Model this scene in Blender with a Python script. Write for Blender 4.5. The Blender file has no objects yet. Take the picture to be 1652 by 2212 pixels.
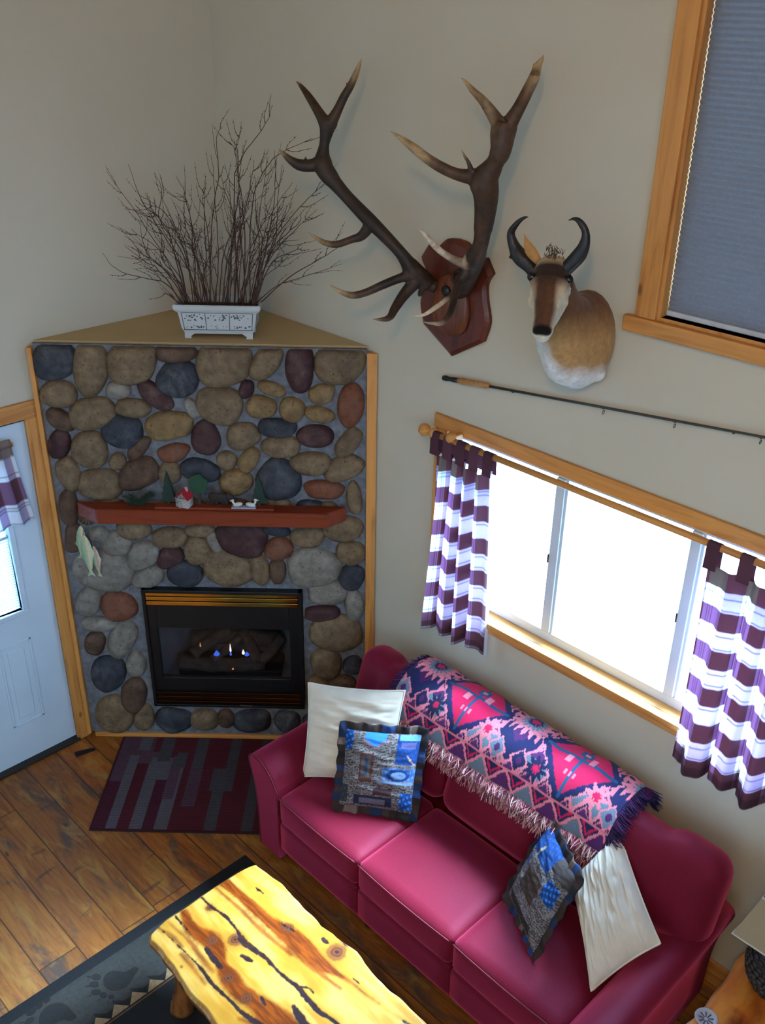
DATA = r'''{"STONES":[[0.125,2.353,0.097,0.002,-0.014,-0.098,"G"],[0.299,2.315,0.079,-0.006,-0.028,-0.135,"T"],[0.505,2.355,0.119,0.002,-0.011,-0.11,"T"],[0.725,2.406,0.093,0.002,-0.004,-0.05,"B"],[0.725,2.27,0.086,-0.032,-0.036,-0.086,"G"],[0.953,2.352,0.125,0.002,-0.007,-0.11,"T"],[1.163,2.368,0.049,-0.036,-0.057,-0.081,"T"],[1.326,2.341,0.062,-0.004,-0.013,-0.122,"R"],[1.519,2.36,0.116,0.002,-0.001,-0.092,"T"],[0.124,2.179,0.086,-0.015,-0.019,-0.064,"T"],[0.423,2.206,0.055,0.001,-0.005,-0.046,"L"],[0.603,2.182,0.073,-0.057,-0.03,-0.041,"R"],[1.186,2.227,0.061,-0.023,-0.012,-0.032,"Y"],[1.059,2.222,0.034,-0.006,-0.01,-0.045,"R"],[1.432,2.205,0.06,0.001,-0.001,-0.049,"Y"],[1.575,2.147,0.06,-0.004,-0.009,-0.111,"O"],[0.278,2.077,0.109,0.018,0.001,-0.081,"T"],[0.486,2.112,0.082,-0.011,-0.01,-0.045,"T"],[0.116,2.042,0.056,-0.046,-0.031,-0.039,"B"],[0.784,2.116,0.027,0.015,0.021,-0.049,"L"],[0.922,2.134,0.107,-0.018,-0.02,-0.089,"T"],[1.128,2.131,0.065,-0.011,-0.012,-0.058,"Y"],[1.282,2.119,0.054,-0.02,-0.021,-0.059,"Y"],[1.419,2.096,0.072,-0.009,-0.006,-0.04,"Y"],[0.658,2.02,0.106,0.018,0.003,-0.075,"Y"],[0.42,1.986,0.094,0.002,-0.009,-0.086,"G"],[0.84,1.956,0.063,0.025,0.023,-0.087,"R"],[1.029,1.97,0.075,0.023,0.013,-0.068,"T"],[1.206,2.021,0.084,-0.006,-0.006,-0.051,"G"],[1.396,1.978,0.085,-0.006,-0.006,-0.057,"R"],[1.563,1.946,0.034,-0.03,-0.053,-0.07,"T"],[0.09,1.908,0.053,0.001,-0.011,-0.078,"R"],[0.242,1.879,0.086,0.002,-0.012,-0.095,"T"],[0.493,1.891,0.025,-0.025,-0.05,-0.058,"B"],[1.221,1.917,0.094,-0.007,-0.006,-0.055,"T"],[0.669,1.872,0.075,0.009,-0.0,-0.049,"O"],[0.378,1.817,0.042,0.001,-0.005,-0.046,"T"],[1.373,1.825,0.098,0.002,-0.001,-0.062,"T"],[1.052,1.838,0.034,-0.03,-0.041,-0.055,"Y"],[0.939,1.832,0.048,0.001,-0.003,-0.053,"T"],[0.117,1.739,0.05,0.033,0.034,-0.078,"T"],[1.539,1.802,0.095,0.04,0.019,-0.059,"T"],[0.478,1.747,0.1,0.041,0.017,-0.075,"B"],[0.798,1.776,0.093,-0.016,-0.013,-0.056,"G"],[0.272,1.682,0.106,0.002,-0.01,-0.084,"T"],[0.641,1.757,0.054,0.001,-0.005,-0.063,"T"],[0.98,1.711,0.078,0.002,-0.004,-0.074,"Y"],[1.203,1.729,0.105,0.002,-0.004,-0.114,"G"],[1.437,1.678,0.099,-0.004,-0.003,-0.047,"O"],[1.593,1.63,0.036,0.006,0.012,-0.094,"T"],[0.09,1.543,0.046,0.006,-0.006,-0.103,"B"],[0.091,1.361,0.044,0.001,-0.011,-0.086,"B"],[1.532,1.449,0.101,0.012,0.005,-0.07,"T"],[0.42,1.418,0.086,-0.007,-0.01,-0.053,"T"],[0.231,1.385,0.056,0.001,-0.005,-0.043,"L"],[0.608,1.375,0.096,0.002,-0.005,-0.054,"T"],[0.773,1.426,0.074,0.009,0.0,-0.039,"T"],[0.993,1.374,0.117,-0.047,-0.035,-0.095,"R"],[1.181,1.435,0.066,-0.012,-0.007,-0.035,"G"],[1.346,1.396,0.09,0.002,-0.001,-0.057,"T"],[0.318,1.33,0.075,-0.014,-0.018,-0.068,"L"],[0.849,1.356,0.032,0.023,0.028,-0.057,"L"],[1.187,1.318,0.075,0.002,-0.002,-0.063,"O"],[0.751,1.297,0.069,0.002,-0.006,-0.083,"T"],[0.454,1.261,0.082,0.018,0.004,-0.079,"L"],[0.598,1.253,0.069,0.037,0.017,-0.052,"R"],[1.575,1.301,0.069,0.002,-0.0,-0.069,"T"],[0.229,1.161,0.149,-0.028,-0.032,-0.121,"L"],[0.907,1.192,0.126,-0.037,-0.03,-0.104,"T"],[1.083,1.181,0.05,0.009,0.006,-0.084,"T"],[1.178,1.176,0.041,0.005,0.003,-0.07,"B"],[1.374,1.202,0.129,0.003,-0.002,-0.118,"L"],[0.466,1.123,0.089,0.024,0.005,-0.058,"L"],[0.671,1.15,0.095,-0.018,-0.016,-0.07,"G"],[1.581,1.148,0.052,-0.034,-0.035,-0.072,"G"],[1.448,1.048,0.096,0.002,-0.001,-0.072,"L"],[1.594,0.969,0.047,0.011,0.015,-0.098,"L"],[0.121,0.957,0.068,0.002,-0.011,-0.085,"L"],[0.286,0.93,0.092,-0.008,-0.016,-0.089,"O"],[0.162,0.811,0.091,-0.004,-0.008,-0.047,"L"],[1.414,0.911,0.093,0.012,0.003,-0.046,"R"],[1.493,0.78,0.14,0.003,-0.001,-0.111,"T"],[0.281,0.708,0.054,-0.043,-0.063,-0.103,"L"],[0.122,0.676,0.049,-0.015,-0.025,-0.074,"B"],[0.342,0.535,0.053,0.001,-0.008,-0.083,"L"],[0.174,0.465,0.087,0.002,-0.014,-0.125,"G"],[1.436,0.571,0.083,0.002,-0.001,-0.102,"T"],[1.588,0.558,0.056,0.001,0.0,-0.057,"G"],[0.306,0.309,0.072,-0.014,-0.027,-0.11,"B"],[0.181,0.169,0.099,-0.02,-0.032,-0.13,"T"],[0.351,0.147,0.059,0.002,-0.009,-0.088,"T"],[0.525,0.134,0.1,0.003,-0.007,-0.084,"G"],[0.708,0.142,0.076,0.002,-0.005,-0.075,"T"],[0.837,0.151,0.045,0.001,-0.004,-0.066,"B"],[0.99,0.141,0.103,0.003,-0.004,-0.075,"G"],[1.197,0.143,0.069,0.002,-0.002,-0.075,"G"],[1.387,0.429,0.06,0.002,-0.001,-0.05,"T"],[1.528,0.416,0.074,0.002,-0.0,-0.067,"B"],[1.446,0.27,0.095,0.002,-0.001,-0.086,"T"],[1.595,0.291,0.051,0.001,0.0,-0.094,"L"],[1.369,0.139,0.076,0.002,-0.001,-0.07,"G"],[1.541,0.143,0.082,0.002,-0.0,-0.075,"T"],[0.31,1.534,0.091,-0.007,-0.012,-0.062,"T"],[0.518,1.538,0.092,0.002,-0.006,-0.062,"L"],[0.738,1.536,0.092,0.002,-0.005,-0.066,"T"],[0.959,1.548,0.098,0.002,-0.003,-0.062,"B"],[1.179,1.553,0.085,0.002,-0.002,-0.062,"T"],[1.374,1.55,0.079,0.002,-0.001,-0.062,"G"],[1.459,1.545,0.055,0.001,-0.001,-0.055,"T"],[0.19,1.51,0.055,0.001,-0.008,-0.063,"B"]],"LEFT_ANTLER":[[[1.597,-0.07,2.845,0.0343],[1.571,-0.13,2.905,0.0339],[1.539,-0.18,2.984,0.0237],[1.468,-0.22,3.059,0.0256],[1.406,-0.24,3.108,0.0276],[1.287,-0.27,3.2,0.0247],[1.203,-0.3,3.284,0.0325],[1.18,-0.3,3.326,0.0325],[1.179,-0.29,3.388,0.0196],[1.184,-0.28,3.441,0.0263],[1.182,-0.27,3.477,0.035]],[[1.187,-0.28,3.465,0.0272],[1.152,-0.29,3.512,0.0194],[1.085,-0.29,3.572,0.0146],[1.023,-0.28,3.609,0.0088],[0.972,-0.27,3.629,0.002]],[[1.193,-0.27,3.469,0.0253],[1.221,-0.25,3.528,0.0183],[1.239,-0.23,3.58,0.0163],[1.26,-0.21,3.626,0.0143],[1.277,-0.19,3.682,0.0104],[1.281,-0.17,3.727,0.0019]],[[1.249,-0.21,3.613,0.0077],[1.235,-0.21,3.623,0.0048],[1.234,-0.215,3.637,0.0014]],[[1.174,-0.3,3.318,0.0276],[1.142,-0.34,3.307,0.0237],[1.11,-0.37,3.309,0.0217],[1.092,-0.4,3.327,0.0157],[1.071,-0.42,3.351,0.0098],[1.06,-0.44,3.375,0.002]],[[1.115,-0.34,3.315,0.0079],[1.115,-0.34,3.33,0.0059],[1.116,-0.34,3.343,0.002]],[[1.406,-0.24,3.079,0.0237],[1.379,-0.26,3.039,0.0189],[1.353,-0.29,3.025,0.0149],[1.302,-0.33,3.001,0.014],[1.264,-0.36,3.004,0.012],[1.229,-0.38,3.021,0.008],[1.189,-0.4,3.045,0.002]],[[1.581,-0.14,2.894,0.0239],[1.541,-0.19,2.875,0.0179],[1.504,-0.25,2.85,0.0169],[1.46,-0.31,2.819,0.015],[1.429,-0.36,2.81,0.0139],[1.393,-0.4,2.828,0.0089],[1.359,-0.43,2.856,0.002]],[[1.582,-0.12,2.865,0.0281],[1.565,-0.18,2.807,0.0221],[1.572,-0.24,2.761,0.018],[1.593,-0.29,2.737,0.0139],[1.588,-0.33,2.733,0.0089],[1.562,-0.37,2.737,0.002]]],"RIGHT_ANTLER":[[[1.806,-0.07,2.855,0.0293],[1.879,-0.12,2.951,0.0323],[1.929,-0.16,3.014,0.0353],[1.994,-0.2,3.094,0.028],[2.021,-0.22,3.176,0.0311],[2.051,-0.25,3.264,0.0365],[2.063,-0.27,3.315,0.0412],[2.062,-0.28,3.355,0.0444],[2.099,-0.28,3.408,0.0303],[2.129,-0.28,3.464,0.0316],[2.126,-0.27,3.522,0.038],[2.126,-0.26,3.552,0.038]],[[2.111,-0.27,3.546,0.0248],[2.089,-0.3,3.593,0.0197],[2.065,-0.32,3.629,0.0147],[2.023,-0.33,3.661,0.0106],[1.987,-0.33,3.687,0.0057],[1.959,-0.33,3.701,0.0016]],[[2.148,-0.26,3.56,0.0263],[2.163,-0.24,3.603,0.0212],[2.173,-0.21,3.658,0.0195],[2.185,-0.19,3.707,0.0178],[2.18,-0.17,3.742,0.013],[2.19,-0.16,3.766,0.0056],[2.19,-0.15,3.78,0.0016]],[[2.186,-0.19,3.719,0.0089],[2.176,-0.185,3.738,0.0065],[2.17,-0.185,3.751,0.0016]],[[2.048,-0.28,3.36,0.0308],[1.986,-0.34,3.371,0.0205],[1.943,-0.39,3.397,0.0187],[1.902,-0.43,3.43,0.0169],[1.859,-0.46,3.466,0.0144],[1.811,-0.48,3.496,0.0076],[1.782,-0.5,3.517,0.0017]],[[2.028,-0.31,3.369,0.0136],[2.027,-0.33,3.412,0.0076],[2.009,-0.34,3.442,0.0051],[2.0,-0.35,3.467,0.0013]],[[1.922,-0.17,3.005,0.0223],[1.903,-0.2,3.01,0.0167],[1.892,-0.27,3.044,0.0128],[1.887,-0.34,3.091,0.0117],[1.89,-0.4,3.142,0.0088],[1.887,-0.45,3.181,0.0017]],[[1.921,-0.16,2.999,0.0223],[1.901,-0.2,2.94,0.0168],[1.923,-0.25,2.903,0.0149],[1.962,-0.31,2.867,0.0128],[1.989,-0.36,2.844,0.0118],[1.995,-0.41,2.825,0.009],[1.973,-0.45,2.828,0.0054],[1.956,-0.48,2.838,0.0018]],[[1.91,-0.22,2.914,0.0131],[1.91,-0.26,2.89,0.0112],[1.91,-0.3,2.875,0.0093],[1.912,-0.36,2.857,0.0092],[1.894,-0.41,2.834,0.0064],[1.856,-0.46,2.837,0.0018]]],"HORN_L":[[2.395,-0.37,3.089,0.0213],[2.373,-0.37,3.107,0.0213],[2.327,-0.375,3.137,0.0247],[2.299,-0.38,3.173,0.0173],[2.287,-0.385,3.212,0.0123],[2.312,-0.39,3.249,0.0089],[2.34,-0.39,3.273,0.0056],[2.366,-0.39,3.282,0.0016]],"HORN_R":[[2.493,-0.35,3.101,0.021],[2.519,-0.34,3.135,0.0216],[2.544,-0.33,3.171,0.0222],[2.561,-0.33,3.207,0.0173],[2.563,-0.33,3.248,0.0117],[2.545,-0.335,3.278,0.0102],[2.521,-0.34,3.292,0.0063],[2.495,-0.345,3.283,0.0016]],"HORN_LP":[[2.319,-0.375,3.138,0.0165],[2.307,-0.39,3.135,0.0115],[2.295,-0.4,3.131,0.0025]],"HORN_RP":[[2.547,-0.33,3.175,0.0159],[2.559,-0.32,3.169,0.0095],[2.561,-0.31,3.161,0.0024]],"TABLE_RIGHT":[[1.813,-1.333],[1.83,-1.318],[1.938,-1.316],[2.06,-1.309],[2.163,-1.319],[2.286,-1.329],[2.345,-1.315],[2.421,-1.308],[2.48,-1.305],[2.545,-1.318],[2.634,-1.327],[2.714,-1.33],[2.806,-1.329],[2.852,-1.327]],"TABLE_END":[[1.813,-1.333],[1.811,-1.436],[1.806,-1.551],[1.81,-1.678],[1.807,-1.795],[1.819,-1.881],[1.837,-1.905]],"TABLE_LEFT":[[1.837,-1.905],[1.932,-1.893],[2.015,-1.898],[2.086,-1.913],[2.185,-1.917],[2.265,-1.917],[2.339,-1.922]],"CRACKS":[[[1.808,-1.615,0.0096],[1.9,-1.609,0.0128],[1.982,-1.598,0.0176],[2.06,-1.603,0.0128],[2.127,-1.618,0.0368],[2.204,-1.607,0.0256],[2.261,-1.599,0.0208],[2.362,-1.601,0.016],[2.444,-1.591,0.0256],[2.512,-1.596,0.0288],[2.577,-1.6,0.0272],[2.626,-1.59,0.0192],[2.667,-1.583,0.0176],[2.777,-1.572,0.0144]],[[1.817,-1.835,0.0024],[1.917,-1.826,0.004],[1.999,-1.823,0.0072],[2.079,-1.82,0.0096],[2.141,-1.822,0.0176],[2.208,-1.829,0.0192],[2.287,-1.821,0.016],[2.37,-1.818,0.0192],[2.425,-1.811,0.0272],[2.457,-1.803,0.0288],[2.556,-1.784,0.0208]],[[1.821,-1.749,0.0064],[1.871,-1.753,0.0088],[1.917,-1.754,0.004]],[[2.454,-1.582,0.0112],[2.482,-1.562,0.0096],[2.513,-1.562,0.004]],[[2.048,-1.748,0.0192],[2.106,-1.756,0.0304],[2.168,-1.759,0.0208]],[[2.177,-1.664,0.016],[2.201,-1.657,0.024],[2.227,-1.65,0.0112]],[[2.38,-1.723,0.0096],[2.399,-1.729,0.0192],[2.421,-1.733,0.008]],[[2.503,-1.657,0.0208],[2.552,-1.668,0.0385],[2.599,-1.67,0.032],[2.643,-1.673,0.016]],[[2.347,-1.368,0.0176],[2.363,-1.369,0.0224],[2.377,-1.367,0.008]],[[1.941,-1.408,0.0032],[1.964,-1.407,0.0096],[1.989,-1.404,0.0032]],[[2.569,-1.405,0.0024],[2.587,-1.403,0.008],[2.605,-1.402,0.0032]],[[2.84,-1.391,0.0112],[2.855,-1.388,0.0144],[2.875,-1.38,0.0064]],[[2.404,-1.32,0.0096],[2.428,-1.318,0.016],[2.444,-1.319,0.0064]],[[2.099,-1.623,0.0128],[2.119,-1.62,0.024],[2.143,-1.613,0.0192]],[[2.167,-1.448,0.0096],[2.189,-1.443,0.0112]],[[2.213,-1.436,0.0096],[2.233,-1.433,0.008]]],"HEART":[[[1.797,-1.499,0.0481],[1.947,-1.482,0.0465],[2.078,-1.473,0.0529],[2.192,-1.464,0.0801],[2.286,-1.45,0.0961],[2.396,-1.452,0.0801],[2.469,-1.443,0.0529],[2.55,-1.425,0.0288],[2.641,-1.417,0.0176],[2.724,-1.405,0.0064]],[[2.287,-1.496,0.0401],[2.39,-1.492,0.0352],[2.484,-1.484,0.0208],[2.57,-1.47,0.008]],[[1.799,-1.537,0.016],[1.987,-1.53,0.0144],[2.129,-1.531,0.0128],[2.241,-1.521,0.016],[2.312,-1.517,0.024]],[[1.834,-1.711,0.032],[1.927,-1.732,0.0641],[2.017,-1.71,0.0881],[2.099,-1.718,0.0721],[2.156,-1.75,0.0561],[2.229,-1.762,0.0881],[2.306,-1.769,0.0801],[2.392,-1.753,0.0881],[2.468,-1.746,0.1121],[2.536,-1.735,0.1202],[2.661,-1.723,0.0961]],[[1.828,-1.792,0.008],[1.973,-1.78,0.016],[2.055,-1.787,0.016],[2.158,-1.793,0.0192]],[[1.829,-1.834,0.0112],[1.903,-1.817,0.016],[1.974,-1.814,0.008]],[[2.003,-1.842,0.0096],[2.089,-1.843,0.0144],[2.179,-1.849,0.0096]],[[2.399,-1.839,0.024],[2.465,-1.809,0.0401],[2.547,-1.793,0.032]]],"KNOTS":[[2.034,-1.709,0.0288],[2.098,-1.636,0.0352],[2.225,-1.767,0.0288],[2.348,-1.768,0.0288],[2.202,-1.44,0.0288],[2.434,-1.371,0.0449],[1.891,-1.621,0.0192],[2.052,-1.871,0.0072]],"PAW":[[1.553,-2.005],[1.534,-1.973],[1.545,-1.944],[1.57,-1.922],[1.592,-1.899],[1.597,-1.859],[1.621,-1.846],[1.64,-1.879],[1.662,-1.917],[1.668,-1.962],[1.642,-2.006],[1.596,-2.021]],"TOES":[[[1.524,-2.015],[1.538,-1.999],[1.539,-2.023]],[[1.552,-2.041],[1.567,-2.026],[1.566,-2.049]],[[1.592,-2.055],[1.607,-2.039],[1.606,-2.063]],[[1.628,-2.038],[1.639,-2.026],[1.642,-2.046]],[[1.658,-2.018],[1.668,-2.007],[1.669,-2.024]]],"TWIGS":[[[0.754,-0.15,2.617],[0.712,-0.14,2.743],[0.587,-0.13,2.988],[0.442,-0.12,3.221]],[[0.762,-0.15,2.618],[0.701,-0.133,2.946],[0.599,-0.117,3.084],[0.554,-0.1,3.253]],[[0.755,-0.15,2.625],[0.674,-0.125,2.7],[0.598,-0.1,2.728],[0.462,-0.075,2.773],[0.4,-0.05,2.863]],[[0.839,-0.15,2.611],[0.75,-0.152,2.861],[0.663,-0.155,2.992],[0.683,-0.158,3.135],[0.653,-0.16,3.208]],[[0.854,-0.15,2.612],[0.821,-0.15,2.893],[0.793,-0.15,3.11],[0.756,-0.15,3.201]],[[0.869,-0.15,2.604],[0.908,-0.155,2.967],[0.953,-0.16,3.223],[0.953,-0.165,3.36],[0.978,-0.17,3.417]],[[0.956,-0.15,2.637],[1.013,-0.15,2.97],[1.043,-0.15,3.114],[1.045,-0.15,3.22],[1.036,-0.15,3.316],[1.013,-0.15,3.356]],[[1.04,-0.15,2.615],[1.064,-0.145,2.935],[1.054,-0.14,3.144],[1.05,-0.135,3.338],[1.064,-0.13,3.386]],[[1.016,-0.15,2.615],[1.02,-0.158,3.113],[1.064,-0.165,3.28],[1.171,-0.172,3.416],[1.213,-0.18,3.509]],[[1.071,-0.15,2.616],[1.1,-0.138,3.046],[1.176,-0.125,3.239],[1.259,-0.113,3.317],[1.401,-0.1,3.38]],[[1.101,-0.15,2.616],[1.168,-0.14,2.901],[1.215,-0.13,3.121],[1.223,-0.12,3.323]],[[1.117,-0.15,2.616],[1.199,-0.133,2.903],[1.354,-0.117,3.097],[1.448,-0.1,3.179]],[[1.134,-0.15,2.664],[1.268,-0.138,2.738],[1.385,-0.125,2.812],[1.484,-0.113,2.876],[1.537,-0.1,2.917]],[[1.11,-0.15,2.624],[1.15,-0.138,2.827],[1.261,-0.125,2.943],[1.331,-0.113,3.012],[1.336,-0.1,3.057]],[[0.747,-0.15,2.625],[0.648,-0.127,2.76],[0.59,-0.103,2.81],[0.5,-0.08,2.891]],[[0.777,-0.15,2.61],[0.711,-0.147,2.741],[0.657,-0.145,2.816],[0.662,-0.143,2.943],[0.58,-0.14,3.094]],[[0.792,-0.15,2.61],[0.775,-0.16,2.815],[0.692,-0.17,3.019],[0.583,-0.18,3.073]],[[0.8,-0.15,2.611],[0.811,-0.163,2.89],[0.792,-0.177,3.077],[0.741,-0.19,3.117]],[[0.831,-0.15,2.611],[0.865,-0.167,2.815],[0.87,-0.183,3.034],[0.881,-0.2,3.174]],[[0.877,-0.15,2.612],[0.888,-0.153,2.893],[0.872,-0.157,3.096],[0.882,-0.16,3.152]],[[0.893,-0.15,2.612],[0.926,-0.167,2.816],[0.927,-0.183,3.107],[0.918,-0.2,3.287]],[[0.916,-0.15,2.613],[0.952,-0.147,2.821],[1.015,-0.145,3.0],[0.98,-0.143,3.143],[0.963,-0.14,3.22]],[[0.947,-0.15,2.613],[0.987,-0.163,2.818],[0.998,-0.177,3.037],[0.997,-0.19,3.192]],[[0.994,-0.15,2.622],[1.029,-0.167,2.893],[1.091,-0.183,3.138],[1.117,-0.2,3.269]],[[1.055,-0.15,2.615],[1.048,-0.14,2.899],[1.048,-0.13,3.146],[1.061,-0.12,3.238]],[[1.078,-0.15,2.616],[1.125,-0.16,2.821],[1.118,-0.17,3.04],[1.12,-0.18,3.195]],[[1.094,-0.15,2.616],[1.142,-0.167,2.895],[1.129,-0.183,2.994],[1.18,-0.2,3.284]],[[1.117,-0.15,2.624],[1.155,-0.15,2.787],[1.213,-0.15,2.937],[1.227,-0.15,3.117],[1.254,-0.15,3.258]],[[1.134,-0.15,2.656],[1.182,-0.12,2.802],[1.284,-0.09,2.87],[1.347,-0.06,2.9]],[[1.126,-0.15,2.64],[1.171,-0.153,2.824],[1.234,-0.157,2.899],[1.317,-0.16,2.914]],[[0.761,-0.15,2.61],[0.746,-0.117,2.727],[0.661,-0.083,2.875],[0.545,-0.05,2.975]],[[0.769,-0.15,2.61],[0.676,-0.167,2.736],[0.575,-0.183,2.844],[0.554,-0.2,2.974]],[[0.731,-0.15,2.617],[0.697,-0.1,2.646],[0.672,-0.05,2.678]],[[0.808,-0.15,2.611],[0.784,-0.167,2.753],[0.756,-0.183,2.922],[0.677,-0.2,2.998]],[[0.971,-0.15,2.629],[0.984,-0.145,2.708],[1.001,-0.14,2.733]]]}'''
SKY = 80.0; SKY_LOW = .026; SKY_WEST = .17; SKY_EAST = .045; SKY_COL = (.33, .61, 1, 1); WARM = 140; SUN = 85; EXPO = 0.1
import bpy, bmesh, math, random, json
import numpy as np
from mathutils import Vector, Matrix, noise
random.seed(7); rng = np.random.default_rng(5)
SC = bpy.context.scene; COL = SC.collection
D = json.loads(DATA)
PI = math.pi; R2 = 2 ** .5

# ------------------------------------------------------------------ colours / materials
def lin(r, g, b):
    f = lambda c: (c / 255 / 12.92) if c / 255 <= .04045 else ((c / 255 + .055) / 1.055) ** 2.4
    return (f(r), f(g), f(b), 1)
class NT:
    def __init__(s, name):
        s.m = bpy.data.materials.new(name); s.m.use_nodes = True; s.t = s.m.node_tree
        s.bsdf = s.t.nodes['Principled BSDF']; s.out = s.t.nodes['Material Output']
    def n(s, typ, **kw):
        nd = s.t.nodes.new(typ)
        for k, v in kw.items():
            if k.startswith('i_'): s.put(nd, k[2:].replace('_', ' '), v)
            else: setattr(nd, k, v)
        return nd
    def put(s, nd, key, v):
        key = int(key) if isinstance(key, str) and key.isdigit() else key
        sock = nd.inputs[key]
        if isinstance(v, bpy.types.NodeSocket): s.t.links.new(v, sock)
        else: sock.default_value = v
    def math(s, op, a, b=0.0, c=0.0):
        nd = s.t.nodes.new('ShaderNodeMath'); nd.operation = op
        for i, v in enumerate((a, b, c)): s.put(nd, i, v)
        return nd.outputs[0]
    def coord(s, kind='Object', scale=None):
        o = s.n('ShaderNodeTexCoord').outputs[kind]
        if scale is not None:
            mp = s.n('ShaderNodeMapping'); s.put(mp, 0, o); mp.inputs['Scale'].default_value = scale; o = mp.outputs[0]
        return o
    def noise(s, vec, scale=5, detail=3, rough=.5, dist=0):
        nd = s.n('ShaderNodeTexNoise'); s.put(nd, 'Vector', vec)
        nd.inputs['Scale'].default_value = scale; nd.inputs['Detail'].default_value = detail
        nd.inputs['Roughness'].default_value = rough; nd.inputs['Distortion'].default_value = dist
        return nd.outputs['Fac']
    def ramp(s, fac, stops, interp='LINEAR'):
        nd = s.n('ShaderNodeValToRGB'); s.put(nd, 0, fac); cr = nd.color_ramp; cr.interpolation = interp
        while len(cr.elements) > 1: cr.elements.remove(cr.elements[0])
        cr.elements[0].position = stops[0][0]; cr.elements[0].color = stops[0][1]
        for p, c in stops[1:]:
            e = cr.elements.new(p); e.color = c
        return nd.outputs[0]
    def mix(s, fac, a, b, blend='MIX'):
        nd = s.n('ShaderNodeMix', data_type='RGBA', blend_type=blend)
        s.put(nd, 0, fac); s.put(nd, 6, a); s.put(nd, 7, b)
        return nd.outputs[2]
    def bump(s, h, strength=.3, dist=.01):
        nd = s.n('ShaderNodeBump'); s.put(nd, 'Height', h)
        nd.inputs['Strength'].default_value = strength; nd.inputs['Distance'].default_value = dist
        s.t.links.new(nd.outputs[0], s.bsdf.inputs['Normal'])
    def set(s, **kw):
        for k, v in kw.items(): s.put(s.bsdf, k.replace('_', ' '), v)
        return s
G = lambda v: (v, v, v, 1)
def m_plain(name, col, rough=.6, var=.12, nscale=14, metal=0, bump=0, bscale=60, spec=.5, sheen=0):
    t = NT(name); v = t.coord(); nz = t.noise(v, nscale, 3)
    k = t.ramp(nz, [(.3, G(1 - var)), (.7, G(1 + var))])
    t.set(Base_Color=t.mix(1, col, k, 'MULTIPLY'), Roughness=rough, Metallic=metal)
    t.put(t.bsdf, 'Specular IOR Level', spec)
    if sheen: t.put(t.bsdf, 'Sheen Weight', sheen)
    if bump: t.bump(t.noise(v, bscale, 4), bump, .004)
    return t.m
def m_wood(name, base, dark, axis=0, rough=.45, scale=3.0, knots=True, spec=.4):
    t = NT(name); sc = [9, 9, 9]; sc[axis] = .7
    v = t.coord('Object', sc); n1 = t.noise(v, scale, 5, .6, 1.2)
    c = t.ramp(n1, [(.28, dark), (.5, base), (.75, tuple(min(1, x * 1.18) for x in base[:3]) + (1,))])
    if knots:
        s2 = [1, 1, 1]; s2[axis] = .45
        w = t.n('ShaderNodeTexVoronoi'); t.put(w, 'Vector', t.coord('Object', s2)); w.inputs['Scale'].default_value = 5.5
        kf = t.ramp(w.outputs['Distance'], [(.035, G(1)), (.075, G(0))])
        c = t.mix(t.math('MULTIPLY', kf, .75), c, tuple(x * .35 for x in dark[:3]) + (1,))
    t.set(Base_Color=c, Roughness=rough); t.put(t.bsdf, 'Specular IOR Level', spec)
    t.bump(n1, .08, .003)
    return t.m
def m_attr(name, rough=.8, var=.15, nscale=60, bump=.15, bscale=200, sheen=0, spec=.3, trans=0, coat=0):
    t = NT(name); a = t.n('ShaderNodeAttribute', attribute_name='Col'); v = t.coord()
    k = t.ramp(t.noise(v, nscale, 3), [(.3, G(1 - var)), (.7, G(1 + var))])
    c = t.mix(1, a.outputs['Color'], k, 'MULTIPLY')
    t.set(Base_Color=c, Roughness=rough); t.put(t.bsdf, 'Specular IOR Level', spec)
    if sheen: t.put(t.bsdf, 'Sheen Weight', sheen)
    if coat: t.put(t.bsdf, 'Coat Weight', coat); t.put(t.bsdf, 'Coat Roughness', .15)
    if bump: t.bump(t.noise(v, bscale, 3), bump, .002)
    if trans:
        d = t.n('ShaderNodeBsdfDiffuse'); t.put(d, 'Color', c)
        tr = t.n('ShaderNodeBsdfTranslucent'); t.put(tr, 'Color', t.mix(1, c, c, 'MULTIPLY'))
        mx = t.n('ShaderNodeMixShader'); t.put(mx, 0, trans); t.put(mx, 1, d.outputs[0]); t.put(mx, 2, tr.outputs[0])
        t.t.links.new(mx.outputs[0], t.out.inputs[0])
    return t.m
def m_emit(name, col, strength):
    t = NT(name); e = t.n('ShaderNodeEmission'); nz = t.noise(t.coord(), 30, 2)
    t.put(e, 'Color', t.mix(nz, col, tuple(min(1, c * 1.3) for c in col[:3]) + (1,))); e.inputs['Strength'].default_value = strength
    t.t.links.new(e.outputs[0], t.out.inputs[0]); return t.m
def m_glass(name, tint=(.95, 1, 1, 1), refl=.06, rough=.02):
    t = NT(name); a = t.n('ShaderNodeBsdfTransparent'); a.inputs[0].default_value = tint
    g = t.n('ShaderNodeBsdfGlossy'); g.inputs['Roughness'].default_value = rough
    f = t.n('ShaderNodeFresnel'); f.inputs[0].default_value = 1.35
    mx = t.n('ShaderNodeMixShader'); t.put(mx, 0, t.math('ADD', t.math('MULTIPLY', f.outputs[0], .6), refl * .2))
    t.put(mx, 1, a.outputs[0]); t.put(mx, 2, g.outputs[0]); t.t.links.new(mx.outputs[0], t.out.inputs[0]); return t.m

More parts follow.
